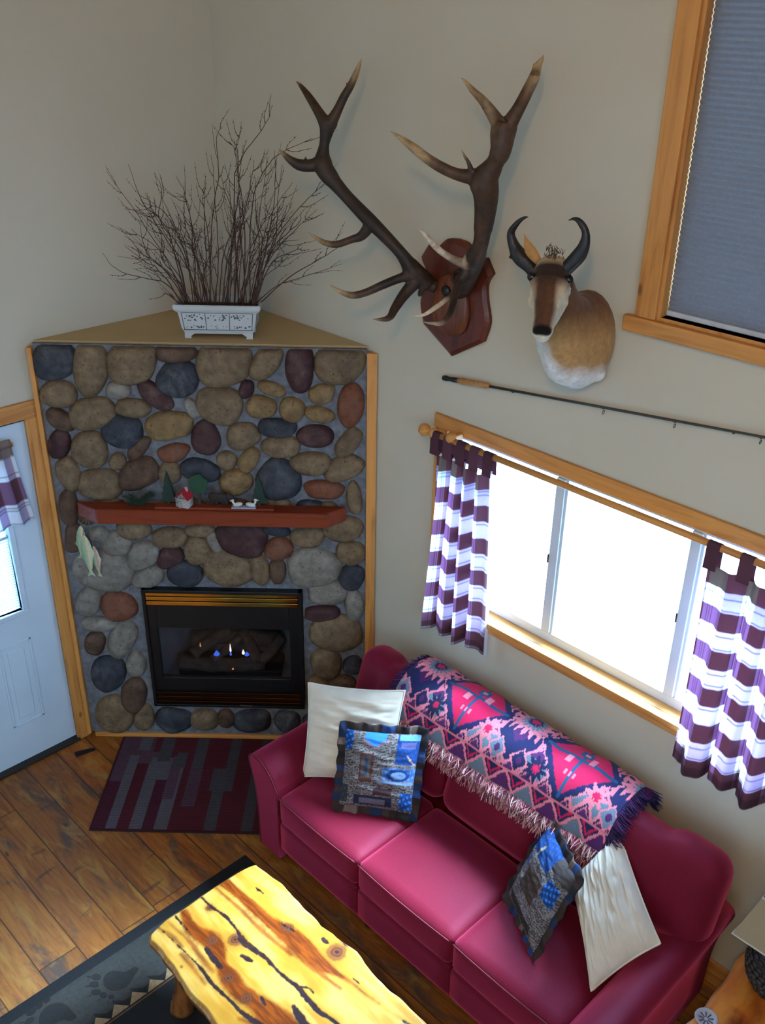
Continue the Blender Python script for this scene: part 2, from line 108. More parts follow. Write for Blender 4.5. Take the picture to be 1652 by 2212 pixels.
# ------------------------------------------------------------------ mesh helpers
def V(*a): return Vector(a)
def bm_box(bm, c, s, bevel=0, rot=None, mi=0, segs=2):
    t = bmesh.new(); bmesh.ops.create_cube(t, size=1)
    bmesh.ops.scale(t, vec=Vector(s), verts=t.verts)
    if bevel: bmesh.ops.bevel(t, geom=t.edges[:], offset=bevel, segments=segs, affect='EDGES', profile=.5)
    M = Matrix.Translation(Vector(c)) @ (rot.to_4x4() if rot is not None else Matrix())
    bmesh.ops.transform(t, matrix=M, verts=t.verts); merge(bm, t, mi); return bm
def box(c, s, bevel=0, rot=None, segs=2): return bm_box(bmesh.new(), c, s, bevel, rot, 0, segs)
def bb(bm, x0, x1, y0, y1, z0, z1, bevel=0, mi=0):
    return bm_box(bm, ((x0 + x1) / 2, (y0 + y1) / 2, (z0 + z1) / 2), (abs(x1 - x0), abs(y1 - y0), abs(z1 - z0)), bevel, None, mi)
def merge(bm, t, mi=0):
    vs = [bm.verts.new(v.co) for v in t.verts]; t.verts.index_update()
    for f in t.faces:
        try:
            nf = bm.faces.new([vs[v.index] for v in f.verts]); nf.material_index = mi or f.material_index
        except ValueError: pass
    t.free()
def spline(pts, n=6):
    """Catmull-Rom through points (any dimension)."""
    P = [np.array(p, float) for p in pts]
    if len(P) < 3: return [P[0] + (P[-1] - P[0]) * i / n for i in range(n + 1)]
    out = []
    for i in range(len(P) - 1):
        p0 = P[i - 1] if i else 2 * P[0] - P[1]; p1 = P[i]; p2 = P[i + 1]; p3 = P[i + 2] if i + 2 < len(P) else 2 * P[-1] - P[-2]
        for k in range(n):
            t = k / n
            out.append(.5 * (2 * p1 + (p2 - p0) * t + (2 * p0 - 5 * p1 + 4 * p2 - p3) * t * t + (3 * p1 - p0 - 3 * p2 + p3) * t ** 3))
    out.append(P[-1]); return out
def tube(bm, pts, rad, seg=8, cap=True, mi=0, closed=False):
    pts = [Vector(p[:3]) for p in pts]; n = len(pts)
    if not hasattr(rad, '__len__'): rad = [rad] * n
    rings = []; prev = None
    for i, p in enumerate(pts):
        if closed: d = pts[(i + 1) % n] - pts[i - 1]
        else: d = pts[min(i + 1, n - 1)] - pts[max(i - 1, 0)]
        d = d.normalized() if d.length > 1e-9 else Vector((0, 0, 1))
        if prev is None:
            a = Vector((0, 0, 1)) if abs(d.z) < .9 else Vector((1, 0, 0)); u = d.cross(a).normalized()
        else:
            u = (prev - d * prev.dot(d)); u = u.normalized() if u.length > 1e-6 else d.orthogonal().normalized()
        prev = u; w = d.cross(u)
        rings.append([bm.verts.new(p + (u * math.cos(2 * PI * k / seg) + w * math.sin(2 * PI * k / seg)) * max(rad[i], 1e-4)) for k in range(seg)])
    m = n if closed else n - 1
    for i in range(m):
        a, b = rings[i], rings[(i + 1) % n]
        for k in range(seg):
            f = bm.faces.new((a[k], a[(k + 1) % seg], b[(k + 1) % seg], b[k])); f.material_index = mi; f.smooth = True
    if cap and not closed:
        for r, rev in ((rings[0], True), (rings[-1], False)):
            f = bm.faces.new(r[::-1] if rev else r); f.material_index = mi
    return bm
def lathe(bm, prof, seg=24, c=(0, 0, 0), axis='z', mi=0):
    rings = []
    for r, h in prof:
        ring = []
        for k in range(seg):
            a = 2 * PI * k / seg; p = (r * math.cos(a), r * math.sin(a), h)
            if axis == 'x': p = (p[2], p[0], p[1])
            if axis == 'y': p = (p[1], p[2], p[0])
            ring.append(bm.verts.new((p[0] + c[0], p[1] + c[1], p[2] + c[2])))
        rings.append(ring)
    for a, b in zip(rings, rings[1:]):
        for k in range(seg):
            f = bm.faces.new((a[k], a[(k + 1) % seg], b[(k + 1) % seg], b[k])); f.smooth = True; f.material_index = mi
    if prof[0][0] > 1e-5: bm.faces.new(rings[0][::-1])
    if prof[-1][0] > 1e-5: bm.faces.new(rings[-1])
    return bm
def prism(bm, poly, a0, a1, fn=None, mi=0):
    """Polygon (2D points) extruded between a0 and a1; fn(u, v, a) -> point."""
    fn = fn or (lambda u, v, a: (u, v, a))
    lo = [bm.verts.new(fn(u, v, a0)) for u, v in poly]; hi = [bm.verts.new(fn(u, v, a1)) for u, v in poly]
    n = len(poly)
    fs = [bm.faces.new(lo[::-1]), bm.faces.new(hi)]
    for k in range(n): fs.append(bm.faces.new((lo[k], lo[(k + 1) % n], hi[(k + 1) % n], hi[k])))
    for f in fs: f.material_index = mi
    return bm
def grid(bm, fn, nu, nv, closed_u=False, mi=0):
    vs = [[bm.verts.new(fn(i / nu, j / nv)) for j in range(nv + 1)] for i in range(nu if closed_u else nu + 1)]
    for i in range(nu):
        for j in range(nv):
            a = vs[i]; b = vs[(i + 1) % len(vs)]
            f = bm.faces.new((a[j], b[j], b[j + 1], a[j + 1])); f.smooth = True; f.material_index = mi
    return vs
def rounded(c, h, r, n=10, crown=(0, 0, 0), bm=None, rot=None, warp=None):
    """Upholstery block: box of half sizes h, edge radius r, faces domed by crown."""
    bm = bm or bmesh.new(); t = bmesh.new(); bmesh.ops.create_cube(t, size=2)
    bmesh.ops.subdivide_edges(t, edges=t.edges[:], cuts=n, use_grid_fill=True)
    h = Vector(h)
    for v in t.verts:
        a = Vector([math.copysign(abs(x) ** .8, x) for x in v.co])
        p = Vector((a.x * h.x, a.y * h.y, a.z * h.z))
        q = Vector([max(-(h[i] - r), min(h[i] - r, p[i])) for i in range(3)])
        d = p - q
        if d.length > 1e-6: p = q + d.normalized() * r
        for i in range(3):
            j, k = (i + 1) % 3, (i + 2) % 3
            if crown[i]: p[i] += math.copysign(1, v.co[i]) * abs(v.co[i]) ** 3 * crown[i] * (1 - v.co[j] ** 2) * (1 - v.co[k] ** 2)
        if warp: p = warp(p)
        v.co = p
    M = Matrix.Translation(Vector(c)) @ (rot.to_4x4() if rot is not None else Matrix())
    bmesh.ops.transform(t, matrix=M, verts=t.verts)
    for f in t.faces: f.smooth = True
    vs = [bm.verts.new(v.co) for v in t.verts]; t.verts.index_update()
    for f in t.faces:
        nf = bm.faces.new([vs[v.index] for v in f.verts]); nf.smooth = True
    t.free(); return bm
def ball(bm, c, r, seg=16, rings=10, rot=None, mi=0):
    t = bmesh.new(); bmesh.ops.create_uvsphere(t, u_segments=seg, v_segments=rings, radius=1)
    M = Matrix.Translation(Vector(c)) @ (rot.to_4x4() if rot is not None else Matrix()) @ Matrix.Diagonal((*(r if hasattr(r, '__len__') else (r, r, r)), 1))
    bmesh.ops.transform(t, matrix=M, verts=t.verts)
    vs = [bm.verts.new(v.co) for v in t.verts]; t.verts.index_update()
    for f in t.faces:
        nf = bm.faces.new([vs[v.index] for v in f.verts]); nf.smooth = True; nf.material_index = mi
    t.free(); return bm
def loft(bm, secs, seg=20, power=2.0):
    """secs: (centre, width axis vec, height axis vec) elliptical rings."""
    rings = []
    for c, a, b in secs:
        c, a, b = Vector(c), Vector(a), Vector(b); ring = []
        for k in range(seg):
            t = 2 * PI * k / seg; ct, st = math.cos(t), math.sin(t)
            ring.append(bm.verts.new(c + a * math.copysign(abs(ct) ** (2 / power), ct) + b * math.copysign(abs(st) ** (2 / power), st)))
        rings.append(ring)
    for p, q in zip(rings, rings[1:]):
        for k in range(seg):
            f = bm.faces.new((p[k], p[(k + 1) % seg], q[(k + 1) % seg], q[k])); f.smooth = True
    bm.faces.new(rings[0][::-1]); bm.faces.new(rings[-1]); return bm
def remesh(bm, voxel, smooth=6, fac=.5):
    """One continuous skin around everything in bm; returns a new mesh."""
    bmesh.ops.recalc_face_normals(bm, faces=bm.faces)
    me = bpy.data.meshes.new('tmp'); bm.to_mesh(me); bm.free(); o = bpy.data.objects.new('tmp', me); COL.objects.link(o)
    md = o.modifiers.new('r', 'REMESH'); md.mode = 'VOXEL'; md.voxel_size = voxel; md.use_smooth_shade = True
    if smooth:
        s = o.modifiers.new('s', 'SMOOTH'); s.iterations = smooth; s.factor = fac
    dg = bpy.context.evaluated_depsgraph_get(); new = bpy.data.meshes.new_from_object(o.evaluated_get(dg))
    bpy.data.objects.remove(o); bpy.data.meshes.remove(me)
    new.polygons.foreach_set('use_smooth', np.ones(len(new.polygons), bool)); return new
def coords(me):
    a = np.empty(len(me.vertices) * 3, np.float32); me.vertices.foreach_get('co', a); return a.reshape(-1, 3).astype(float)
def paint(me, colour):
    colour = np.clip(np.asarray(colour, float), 0, 1); c = np.ones((len(me.vertices), 4), np.float32); c[:, :3] = colour[:, :3]
    at = me.attributes.new('Col', 'FLOAT_COLOR', 'POINT'); at.data.foreach_set('color', c.ravel())

# ------------------------------------------------------------------ objects
def mat4(loc, rotz): return Matrix.Translation(Vector(loc)) @ Matrix.Rotation(rotz, 4, 'Z')
WORLD = {}
def thing(name, label, cat, loc=(0, 0, 0), rotz=0, group=None, kind=None):
    o = bpy.data.objects.new(name, None); COL.objects.link(o); o.location = loc; o.rotation_euler = (0, 0, rotz)
    o.empty_display_size = .05
    if label: o['label'] = label
    if cat: o['category'] = cat
    if group: o['group'] = group
    if kind: o['kind'] = kind
    WORLD[o] = mat4(loc, rotz); return o
def obj(name, bm, mats, parent=None, world=False, label=None, cat=None, group=None, kind=None, smooth=None, loc=None, rotz=0):
    """Link bm (bmesh or mesh) as ONE mesh object; world=True: its coordinates are world ones, kept under the parent."""
    if isinstance(bm, bmesh.types.BMesh):
        if smooth is None or smooth == 'n': bmesh.ops.recalc_face_normals(bm, faces=bm.faces)
        me = bpy.data.meshes.new(name); bm.to_mesh(me); bm.free()
    else: me = bm
    me.name = name
    for m in (mats if isinstance(mats, (list, tuple)) else [mats]): me.materials.append(m)
    if smooth is True: me.polygons.foreach_set('use_smooth', np.ones(len(me.polygons), bool))
    o = bpy.data.objects.new(name, me); COL.objects.link(o)
    M = Matrix()
    if loc is not None: o.location = loc; o.rotation_euler = (0, 0, rotz); M = mat4(loc, rotz)
    if parent is not None:
        o.parent = parent
        if world: o.matrix_parent_inverse = WORLD[parent].inverted()
        M = WORLD[parent] @ M if not world else M
    WORLD[o] = M
    if label: o['label'] = label
    if cat: o['category'] = cat
    if group: o['group'] = group
    if kind: o['kind'] = kind
    return o
def copy_thing(root, loc, rotz=None, label=None):
    r = root.copy(); COL.objects.link(r); r.location = loc
    if rotz is not None: r.rotation_euler = (0, 0, rotz)
    if label: r['label'] = label
    for ch in root.children:
        c = ch.copy(); COL.objects.link(c); c.parent = r
        for g in ch.children:
            d = g.copy(); COL.objects.link(d); d.parent = c
    return r
def struct(name, bm, m, parent=None, **kw):
    return obj(name, bm, m, parent, kind='structure', **kw)

A, H = 1.19, 2.44                       # fireplace corner: distance of its ends from the room corner, height
FL = (0, -A, 0); FR = PI / 4            # local frame of the stone face: x along it, y into the wall, z up
WFACE = A * R2
def F(s, off, z): return Vector(((s + off) / R2, -A + (s - off) / R2, z))
# ================================================================== MATERIALS
def mk_wall():
    t = NT('wall_paint'); v = t.coord(); c = t.ramp(t.noise(v, 1.2, 3), [(.3, lin(200, 190, 170)), (.7, lin(206, 196, 176))])
    t.set(Base_Color=c, Roughness=.85); t.put(t.bsdf, 'Specular IOR Level', .2); t.bump(t.noise(v, 110, 3), .12, .003); return t.m
M_WALL = mk_wall()
M_LEDGE = m_plain('ledge_paint', lin(188, 162, 116), .8, .05, 3, bump=.1)
M_CEIL = m_plain('ceiling_paint', lin(205, 196, 178), .9, .04)
M_PINE = m_wood('pine_trim', lin(205, 140, 72), lin(165, 98, 42), 2, .5, 2.2)
M_PINEX = m_wood('pine_trim_along', lin(205, 140, 72), lin(165, 98, 42), 0, .5, 2.2)
M_PINEY = m_wood('pine_trim_across', lin(205, 140, 72), lin(165, 98, 42), 1, .5, 2.2)
M_MANTEL = m_wood('mantel_wood', lin(122, 46, 20), lin(78, 26, 12), 0, .4, 2.5)
M_PLAQUE = m_wood('plaque_wood', lin(98, 44, 28), lin(58, 24, 16), 2, .35, 3.5, knots=False)
M_PLAQUE2 = m_wood('plaque_disc_wood', lin(112, 58, 32), lin(72, 34, 20), 2, .35, 3.5, knots=False)
M_WHITE = m_plain('white_paint', lin(204, 220, 232), .45, .04, 3)
M_VINYL = m_plain('white_vinyl', lin(205, 212, 220), .4, .03, 5)
M_GLASS = m_glass('window_glass')
M_BLACK = m_plain('black_enamel', lin(14, 14, 17), .38, .2, 20)
M_BLACKMATTE = m_plain('black_sheet_metal', lin(10, 10, 12), .7, .2, 20)
M_BRASS = m_plain('polished_brass', lin(214, 160, 74), .16, .08, 25, metal=1)
M_BRASSD = m_plain('brass_mat_reflection', lin(104, 70, 42), .3, .12, 25, metal=1)  # same brass, darkened to paint in the dark mat the lower louvres mirror
M_FIREWALL = m_plain('firebox_panel', lin(128, 130, 134), .6, .2, 6, bump=.15)
M_LOG = m_plain('ceramic_log', lin(78, 64, 52), .9, .45, 22, bump=.7, bscale=40)
M_DARKGLASS = m_glass('tinted_glass', (.8, .81, .84, 1), .05)
M_RUBBER = m_plain('dark_rubber', lin(30, 26, 24), .7, .2, 30)
M_ALU = m_plain('dull_aluminium', lin(150, 150, 150), .4, .08, 20, metal=1)

def mk_floor():
    t = NT('plank_floor'); co = t.coord('Object'); sp = t.n('ShaderNodeSeparateXYZ'); t.put(sp, 0, co)
    x, y = sp.outputs[0], sp.outputs[1]
    yy = t.math('DIVIDE', t.math('ADD', y, 1.425), .19); row = t.math('FLOOR', yy); fy = t.math('SUBTRACT', yy, row)
    h = t.math('FRACT', t.math('MULTIPLY', t.math('SINE', t.math('MULTIPLY', row, 12.9898)), 43758.5453))
    xx = t.math('ADD', t.math('DIVIDE', x, 2.3), t.math('MULTIPLY', h, 7)); cell = t.math('FLOOR', xx); fx = t.math('SUBTRACT', xx, cell)
    cb = t.n('ShaderNodeCombineXYZ'); t.put(cb, 0, t.math('MULTIPLY', row, 3.71)); t.put(cb, 1, t.math('MULTIPLY', cell, 5.13)); 
    wn = t.n('ShaderNodeTexWhiteNoise', noise_dimensions='3D'); t.put(wn, 'Vector', cb.outputs[0]); rnd = wn.outputs[0]
    off = t.n('ShaderNodeVectorMath', operation='ADD'); t.put(off, 0, co)
    cb2 = t.n('ShaderNodeCombineXYZ'); t.put(cb2, 2, t.math('MULTIPLY', rnd, 31)); t.put(off, 1, cb2.outputs[0])
    mp = t.n('ShaderNodeMapping'); mp.inputs['Scale'].default_value = (.9, 9, 1); t.put(mp, 0, off.outputs[0])
    g1 = t.noise(mp.outputs[0], 3, 6, .62, 1.4); g2 = t.noise(mp.outputs[0], 14, 4, .6, .5)
    c = t.ramp(g1, [(.25, lin(100, 60, 24)), (.45, lin(158, 102, 42)), (.62, lin(180, 122, 54)), (.85, lin(146, 90, 38))])
    c = t.mix(t.math('MULTIPLY', g2, .4), c, lin(130, 82, 34))
    tone = t.ramp(rnd, [(0, lin(205, 176, 150)), (.35, lin(255, 240, 215)), (.7, lin(232, 190, 160)), (1, lin(214, 205, 196))])
    c = t.mix(1, c, tone, 'MULTIPLY')
    # blue-grey stain patches, larger along the boards
    mp2 = t.n('ShaderNodeMapping'); mp2.inputs['Scale'].default_value = (1.1, 3.2, 1); t.put(mp2, 0, off.outputs[0])
    st = t.ramp(t.noise(mp2.outputs[0], 2.3, 5, .65, .6), [(.5, G(0)), (.64, G(1))])
    c = t.mix(t.math('MULTIPLY', st, .8), c, lin(66, 58, 54))
    c = t.mix(t.math('MULTIPLY', t.ramp(t.noise(mp2.outputs[0], 4.1, 4, .6, .8), [(.52, G(0)), (.7, G(1))]), .5), c, lin(182, 134, 62))
    # small dark knots and worm scars
    mp3 = t.n('ShaderNodeMapping'); mp3.inputs['Scale'].default_value = (1, 2.1, 1); t.put(mp3, 0, off.outputs[0])
    vo = t.n('ShaderNodeTexVoronoi'); t.put(vo, 'Vector', mp3.outputs[0]); vo.inputs['Scale'].default_value = 3.4
    kn = t.ramp(vo.outputs['Distance'], [(.03, G(1)), (.09, G(0))])
    c = t.mix(t.math('MULTIPLY', kn, .8), c, lin(52, 28, 18))
    mp4 = t.n('ShaderNodeMapping'); mp4.inputs['Scale'].default_value = (7, 1.8, 1); mp4.inputs['Rotation'].default_value = (0, 0, .5); t.put(mp4, 0, off.outputs[0])
    sc = t.ramp(t.noise(mp4.outputs[0], 2.6, 3, .5, .8), [(.66, G(0)), (.74, G(1))])
    c = t.mix(t.math('MULTIPLY', sc, .55), c, lin(50, 36, 30))
    edge = t.math('MINIMUM', t.math('MULTIPLY', t.math('MINIMUM', fy, t.math('SUBTRACT', 1, fy)), .19), t.math('MULTIPLY', t.math('MINIMUM', fx, t.math('SUBTRACT', 1, fx)), 2.3))
    gap = t.ramp(t.math('DIVIDE', edge, .006), [(.25, G(1)), (.8, G(0))])
    c = t.mix(t.math('MULTIPLY', gap, .8), c, lin(40, 24, 12))
    t.set(Base_Color=c, Roughness=t.math('ADD', .34, t.math('MULTIPLY', g2, .25))); t.put(t.bsdf, 'Specular IOR Level', .4)
    t.bump(t.math('SUBTRACT', t.math('MULTIPLY', g1, .3), gap), .25, .003); return t.m
M_FLOOR = mk_floor()

def m_stone(name, c1, c2, c3, spots):
    t = NT(name); v = t.coord(); n1 = t.noise(v, 7, 5, .62, .7); n2 = t.noise(v, 70, 3)
    c = t.ramp(n1, [(.3, c1), (.5, c2), (.72, c3)])
    c = t.mix(t.ramp(n2, [(.28, G(.8)), (.4, G(0))]), c, spots)
    c = t.mix(1, c, t.ramp(t.noise(v, 26, 4), [(.3, G(.68)), (.7, G(1.18))]), 'MULTIPLY')
    t.set(Base_Color=c, Roughness=.75); t.put(t.bsdf, 'Specular IOR Level', .3)
    t.bump(t.math('ADD', n2, t.math('MULTIPLY', n1, 2)), .25, .004); return t.m
STONE = dict(
    T=m_stone('stone_tan', lin(100, 82, 63), lin(118, 97, 72), lin(131, 109, 84), lin(59, 46, 37)),
    Y=m_stone('stone_buff', lin(111, 88, 59), lin(131, 104, 68), lin(136, 113, 81), lin(72, 54, 39)),
    L=m_stone('stone_pale', lin(113, 106, 97), lin(129, 120, 109), lin(140, 133, 124), lin(75, 68, 63)),
    G=m_stone('stone_slate', lin(39, 41, 50), lin(55, 57, 64), lin(91, 91, 93), lin(30, 32, 37)),
    R=m_stone('stone_plum', lin(55, 32, 34), lin(72, 45, 45), lin(93, 72, 66), lin(36, 21, 23)),
    O=m_stone('stone_rust', lin(100, 57, 41), lin(120, 70, 48), lin(111, 82, 66), lin(75, 41, 30)),
    B=m_stone('stone_brown', lin(72, 52, 41), lin(91, 68, 52), lin(104, 82, 66), lin(46, 34, 28)))
M_MORTAR = m_plain('mortar', lin(108, 110, 116), .95, .3, 30, bump=.9, bscale=70)

# ================================================================== ROOM
T = .14; XR, YB, ZC = 6.2, -5.7, 5.7
def wall_cells(bm, fn, u0, u1, z0, z1, holes):
    us = sorted({u0, u1, *[h[0] for h in holes], *[h[1] for h in holes]}); zs = sorted({z0, z1, *[h[2] for h in holes], *[h[3] for h in holes]})
    for a, b in zip(us, us[1:]):
        for c, d in zip(zs, zs[1:]):
            m = ((a + b) / 2, (c + d) / 2)
            if not any(h[0] < m[0] < h[1] and h[2] < m[1] < h[3] for h in holes): fn(bm, a, b, c, d)
    bmesh.ops.remove_doubles(bm, verts=bm.verts, dist=1e-5); return bm
W1 = (1.705, 3.60, 1.275, 2.17)        # window over the sofa
W2 = (2.69, 3.95, 2.925, 4.6)           # upper window
W3 = (-4.05, -3.2, 2.3, 3.6)           # window in the door wall, left of the photograph
DO = (-2.185, -1.262, 0, 2.045)         # door opening
W4 = (1.6, 4.4, 2.6, 4.2)               # unseen windows added for fill, in the walls behind and beside the camera
W5 = (-5.2, -1.6, 2.0, 4.2)
struct('wall_window', wall_cells(bmesh.new(), lambda b, u0, u1, z0, z1: bb(b, u0, u1, 0, T, z0, z1), -T, XR, 0, ZC, [W1, W2]), M_WALL)
struct('wall_door', wall_cells(bmesh.new(), lambda b, u0, u1, z0, z1: bb(b, -T, 0, u0, u1, z0, z1), YB, 0, 0, ZC, [DO, W3]), M_WALL)
struct('wall_back', wall_cells(bmesh.new(), lambda b, u0, u1, z0, z1: bb(b, u0, u1, YB - T, YB, z0, z1), -T, XR, 0, ZC, [W4]), M_WALL)
struct('wall_right', wall_cells(bmesh.new(), lambda b, u0, u1, z0, z1: bb(b, XR, XR + T, u0, u1, z0, z1), YB - T, T, 0, ZC, [W5]), M_WALL)
struct('ceiling', bb(bmesh.new(), -T, XR + T, YB - T, T, ZC, ZC + .1), M_CEIL)
struct('floor', bb(bmesh.new(), -T, XR + T, YB - T, T, -.1, 0), M_FLOOR)
# the boxed-out corner that carries the stone (open where the gas fire sits), with its painted ledge
FO = (.425, 1.31, .262, 1.062)          # opening for the gas fire along the face (s0, s1, z0, z1)
bm = wall_cells(bmesh.new(), lambda b, u0, u1, z0, z1: bb(b, u0, u1, .0, .035, z0, z1), .05, WFACE - .05, 0, H - .035, [FO])
struct('wall_corner', bm, M_WALL, loc=FL, rotz=FR)
e = .004
bm = bmesh.new(); prism(bm, [(e, -e), (e, -A + .03), (A - .03, -e)], H - .035, H)
struct('trim_ledge', bm, M_LEDGE)
# baseboards
struct('baseboard_window', bb(bmesh.new(), A + .03, XR - .002, -.016, -.001, .0, .13, .004), M_PINEX)
bm = bb(bmesh.new(), .001, .016, YB + .002, DO[0] - .1, 0, .13, .004); struct('baseboard_door', bm, M_PINEY)

# ---- window_1 over the sofa
w = thing('window_1', None, None, (2.65, .07, W1[2]), kind='structure')
bm = bmesh.new()
for x0, x1, z0, z1 in ((W1[0], W1[1], W1[3] - .05, W1[3]), (W1[0], W1[1], W1[2], W1[2] + .05), (W1[0], W1[0] + .045, W1[2], W1[3]), (W1[1] - .045, W1[1], W1[2], W1[3])):
    bb(bm, x0, x1, .05, .12, z0, z1, .004)
obj('window_frame', bm, M_VINYL, w, True)
for x0, x1 in ((2.298, 2.345), (2.952, 2.998)):
    bm = bb(bmesh.new(), x0, x1, .045, .12, W1[2] + .05, W1[3] - .05, .004)
    bb(bm, (x0 + x1) / 2 + .005, x1 + .012, .055, .11, W1[2] + .05, W1[3] - .05, .003)
    o = obj('mullion', bm, M_VINYL, w, True)
    obj('sash_latch', bb(bmesh.new(), x0 - .003, x0 + .002, .04, .05, 1.69, 1.735, .001), M_BLACK, o)
for x0, x1 in ((1.75, 2.298), (2.345, 2.952), (2.998, 3.555)):
    obj('glass_pane', bb(bmesh.new(), x0, x1, .082, .088, W1[2] + .05, W1[3] - .05), M_GLASS, w, True)
CW = .072
bm = bb(bmesh.new(), W1[0] - CW - .006, W1[1] + CW + .006, -.02, 0, W1[3] - .002, W1[3] + .066, .004); struct('trim_1', bm, M_PINEX)          # head casing
for x0 in (W1[0] - CW, W1[1] - .005): struct('trim_2', bb(bmesh.new(), x0, x0 + CW + .005, -.018, 0, W1[2] - .02, W1[3] - .002, .004), M_PINE)
bm = bb(bmesh.new(), W1[0] - CW + .005, W1[1] + CW - .005, -.045, 0, W1[2] - .03, W1[2] + .001, .004); bb(bm, W1[0], W1[1], 0, .06, W1[2] - .02, W1[2] + .001)
bb(bm, W1[0] - CW, W1[1] + CW, -.018, 0, W1[2] - .075, W1[2] - .03, .003)
struct('trim_3', bm, M_PINEX)
bm = bmesh.new()
for x0, x1, z0, z1 in ((W1[0], W1[0] + .012, W1[2], W1[3]), (W1[1] - .012, W1[1], W1[2], W1[3]), (W1[0], W1[1], W1[3] - .012, W1[3])): bb(bm, x0, x1, .0, .05, z0, z1)
struct('trim_4', bm, M_PINE)

# ---- window_2, upper, with a closed cellular shade
w = thing('window_2', None, None, (3.3, .07, W2[2]), kind='structure')
bm = bmesh.new()
for x0, x1, z0, z1 in ((W2[0], W2[1], W2[3] - .05, W2[3]), (W2[0], W2[1], W2[2], W2[2] + .05), (W2[0], W2[0] + .045, W2[2], W2[3]), (W2[1] - .045, W2[1], W2[2], W2[3])):
    bb(bm, x0, x1, .07, .13, z0, z1, .004)
obj('window_frame', bm, M_VINYL, w, True)
obj('glass_pane', bb(bmesh.new(), W2[0] + .045, W2[1] - .045, .1, .106, W2[2] + .05, W2[3] - .05), M_GLASS, w, True)
for x0 in (W2[0] - .085, W2[1]): struct('trim_5', bb(bmesh.new(), x0, x0 + .085, -.02, 0, W2[2] - .012, W2[3] + .02, .004), M_PINE)
bm = bb(bmesh.new(), W2[0] - .125, W2[1] + .125, -.032, 0, W2[2] - .072, W2[2] - .012, .005); struct('trim_6', bm, M_PINEX)
bm = bmesh.new()
for x0, x1, z0, z1 in ((W2[0], W2[0] + .014, W2[2], W2[3]), (W2[1] - .014, W2[1], W2[2], W2[3]), (W2[0], W2[1], W2[2] - .014, W2[2]), (W2[0], W2[1], W2[3] - .014, W2[3])): bb(bm, x0, x1, -.004, .08, z0, z1)
struct('trim_7', bm, M_PINE)
struct('trim_8', bb(bmesh.new(), W2[0] - .1, W2[1] + .1, -.02, 0, W2[3], W2[3] + .09, .004), M_PINEX)
def mk_shade():
    t = NT('cellular_shade_fabric'); v = t.coord(); nz = t.noise(v, 90, 2); c = t.mix(nz, lin(120, 122, 130), lin(136, 138, 146))
    d = t.n('ShaderNodeBsdfDiffuse'); t.put(d, 'Color', c); tr = t.n('ShaderNodeBsdfTranslucent'); t.put(tr, 'Color', c)
    mx = t.n('ShaderNodeMixShader'); t.put(mx, 0, SHADE_T); t.put(mx, 1, d.outputs[0]); t.put(mx, 2, tr.outputs[0]); t.t.links.new(mx.outputs[0], t.out.inputs[0]); return t.m
SHADE_T = .008
sh = thing('cellular_shade', 'grey pleated cellular shade closed over the upper window', 'window shade', (3.3, .04, W2[2]))
bm = bmesh.new(); n = 82; z0, z1 = W2[2] + .02, W2[3] - .06
pr = []
for k in range(2 * n + 1): pr.append((.036 if k % 2 else .044, z0 + (z1 - z0) * k / (2 * n)))
x0, x1 = W2[0] + .0165, W2[1] - .0165
a = [(bm.verts.new((x0, y, z)), bm.verts.new((x1, y, z))) for y, z in pr]
for p, q in zip(a, a[1:]): bm.faces.new((p[0], p[1], q[1], q[0]))
obj('pleated_fabric', bm, mk_shade(), sh, True)
obj('bottom_rail', bb(bmesh.new(), x0, x1, .028, .052, W2[2] + .003, W2[2] + .022, .003), m_plain('shade_rail', lin(196, 196, 198), .5), sh, True)
obj('head_rail', bb(bmesh.new(), x0, x1, .02, .06, z1, W2[3] - .016, .003), M_VINYL, sh, True)

# ---- out-of-frame windows that light the room; back and right ones added as fill
w = thing('window_3', None, None, (-.07, -3.62, W3[2]), kind='structure')
bm = bmesh.new()
for y0, y1, z0, z1 in ((W3[0], W3[1], W3[3] - .06, W3[3]), (W3[0], W3[1], W3[2], W3[2] + .06), (W3[0], W3[0] + .06, W3[2], W3[3]), (W3[1] - .06, W3[1], W3[2], W3[3]), (-3.645, -3.605, W3[2], W3[3])): bb(bm, -.12, -.05, y0, y1, z0, z1)
obj('window_frame', bm, M_VINYL, w, True); obj('glass_pane', bb(bmesh.new(), -.09, -.084, W3[0] + .06, W3[1] - .06, W3[2] + .06, W3[3] - .06), M_GLASS, w, True)
w = thing('fill_window_back', None, None, (3, YB - .07, W4[2]), kind='structure')
bm = bmesh.new()
for x0, x1, z0, z1 in ((W4[0], W4[1], W4[3] - .06, W4[3]), (W4[0], W4[1], W4[2], W4[2] + .06), (W4[0], W4[0] + .06, W4[2], W4[3]), (W4[1] - .06, W4[1], W4[2], W4[3]), (2.97, 3.03, W4[2], W4[3])): bb(bm, x0, x1, YB - .12, YB - .05, z0, z1)
obj('window_frame', bm, M_VINYL, w, True); obj('glass_pane', bb(bmesh.new(), W4[0] + .06, W4[1] - .06, YB - .09, YB - .084, W4[2] + .06, W4[3] - .06), M_GLASS, w, True)

w = thing('fill_window_right', None, None, (XR + .07, -3.6, W5[2]), kind='structure')
bm = bmesh.new()
for y0, y1, z0, z1 in ((W5[0], W5[1], W5[3] - .06, W5[3]), (W5[0], W5[1], W5[2], W5[2] + .06), (W5[0], W5[0] + .06, W5[2], W5[3]), (W5[1] - .06, W5[1], W5[2], W5[3]), (-3.63, -3.57, W5[2], W5[3])): bb(bm, XR + .05, XR + .12, y0, y1, z0, z1)
obj('window_frame', bm, M_VINYL, w, True); obj('glass_pane', bb(bmesh.new(), XR + .084, XR + .09, W5[0] + .06, W5[1] - .06, W5[2] + .06, W5[3] - .06), M_GLASS, w, True)

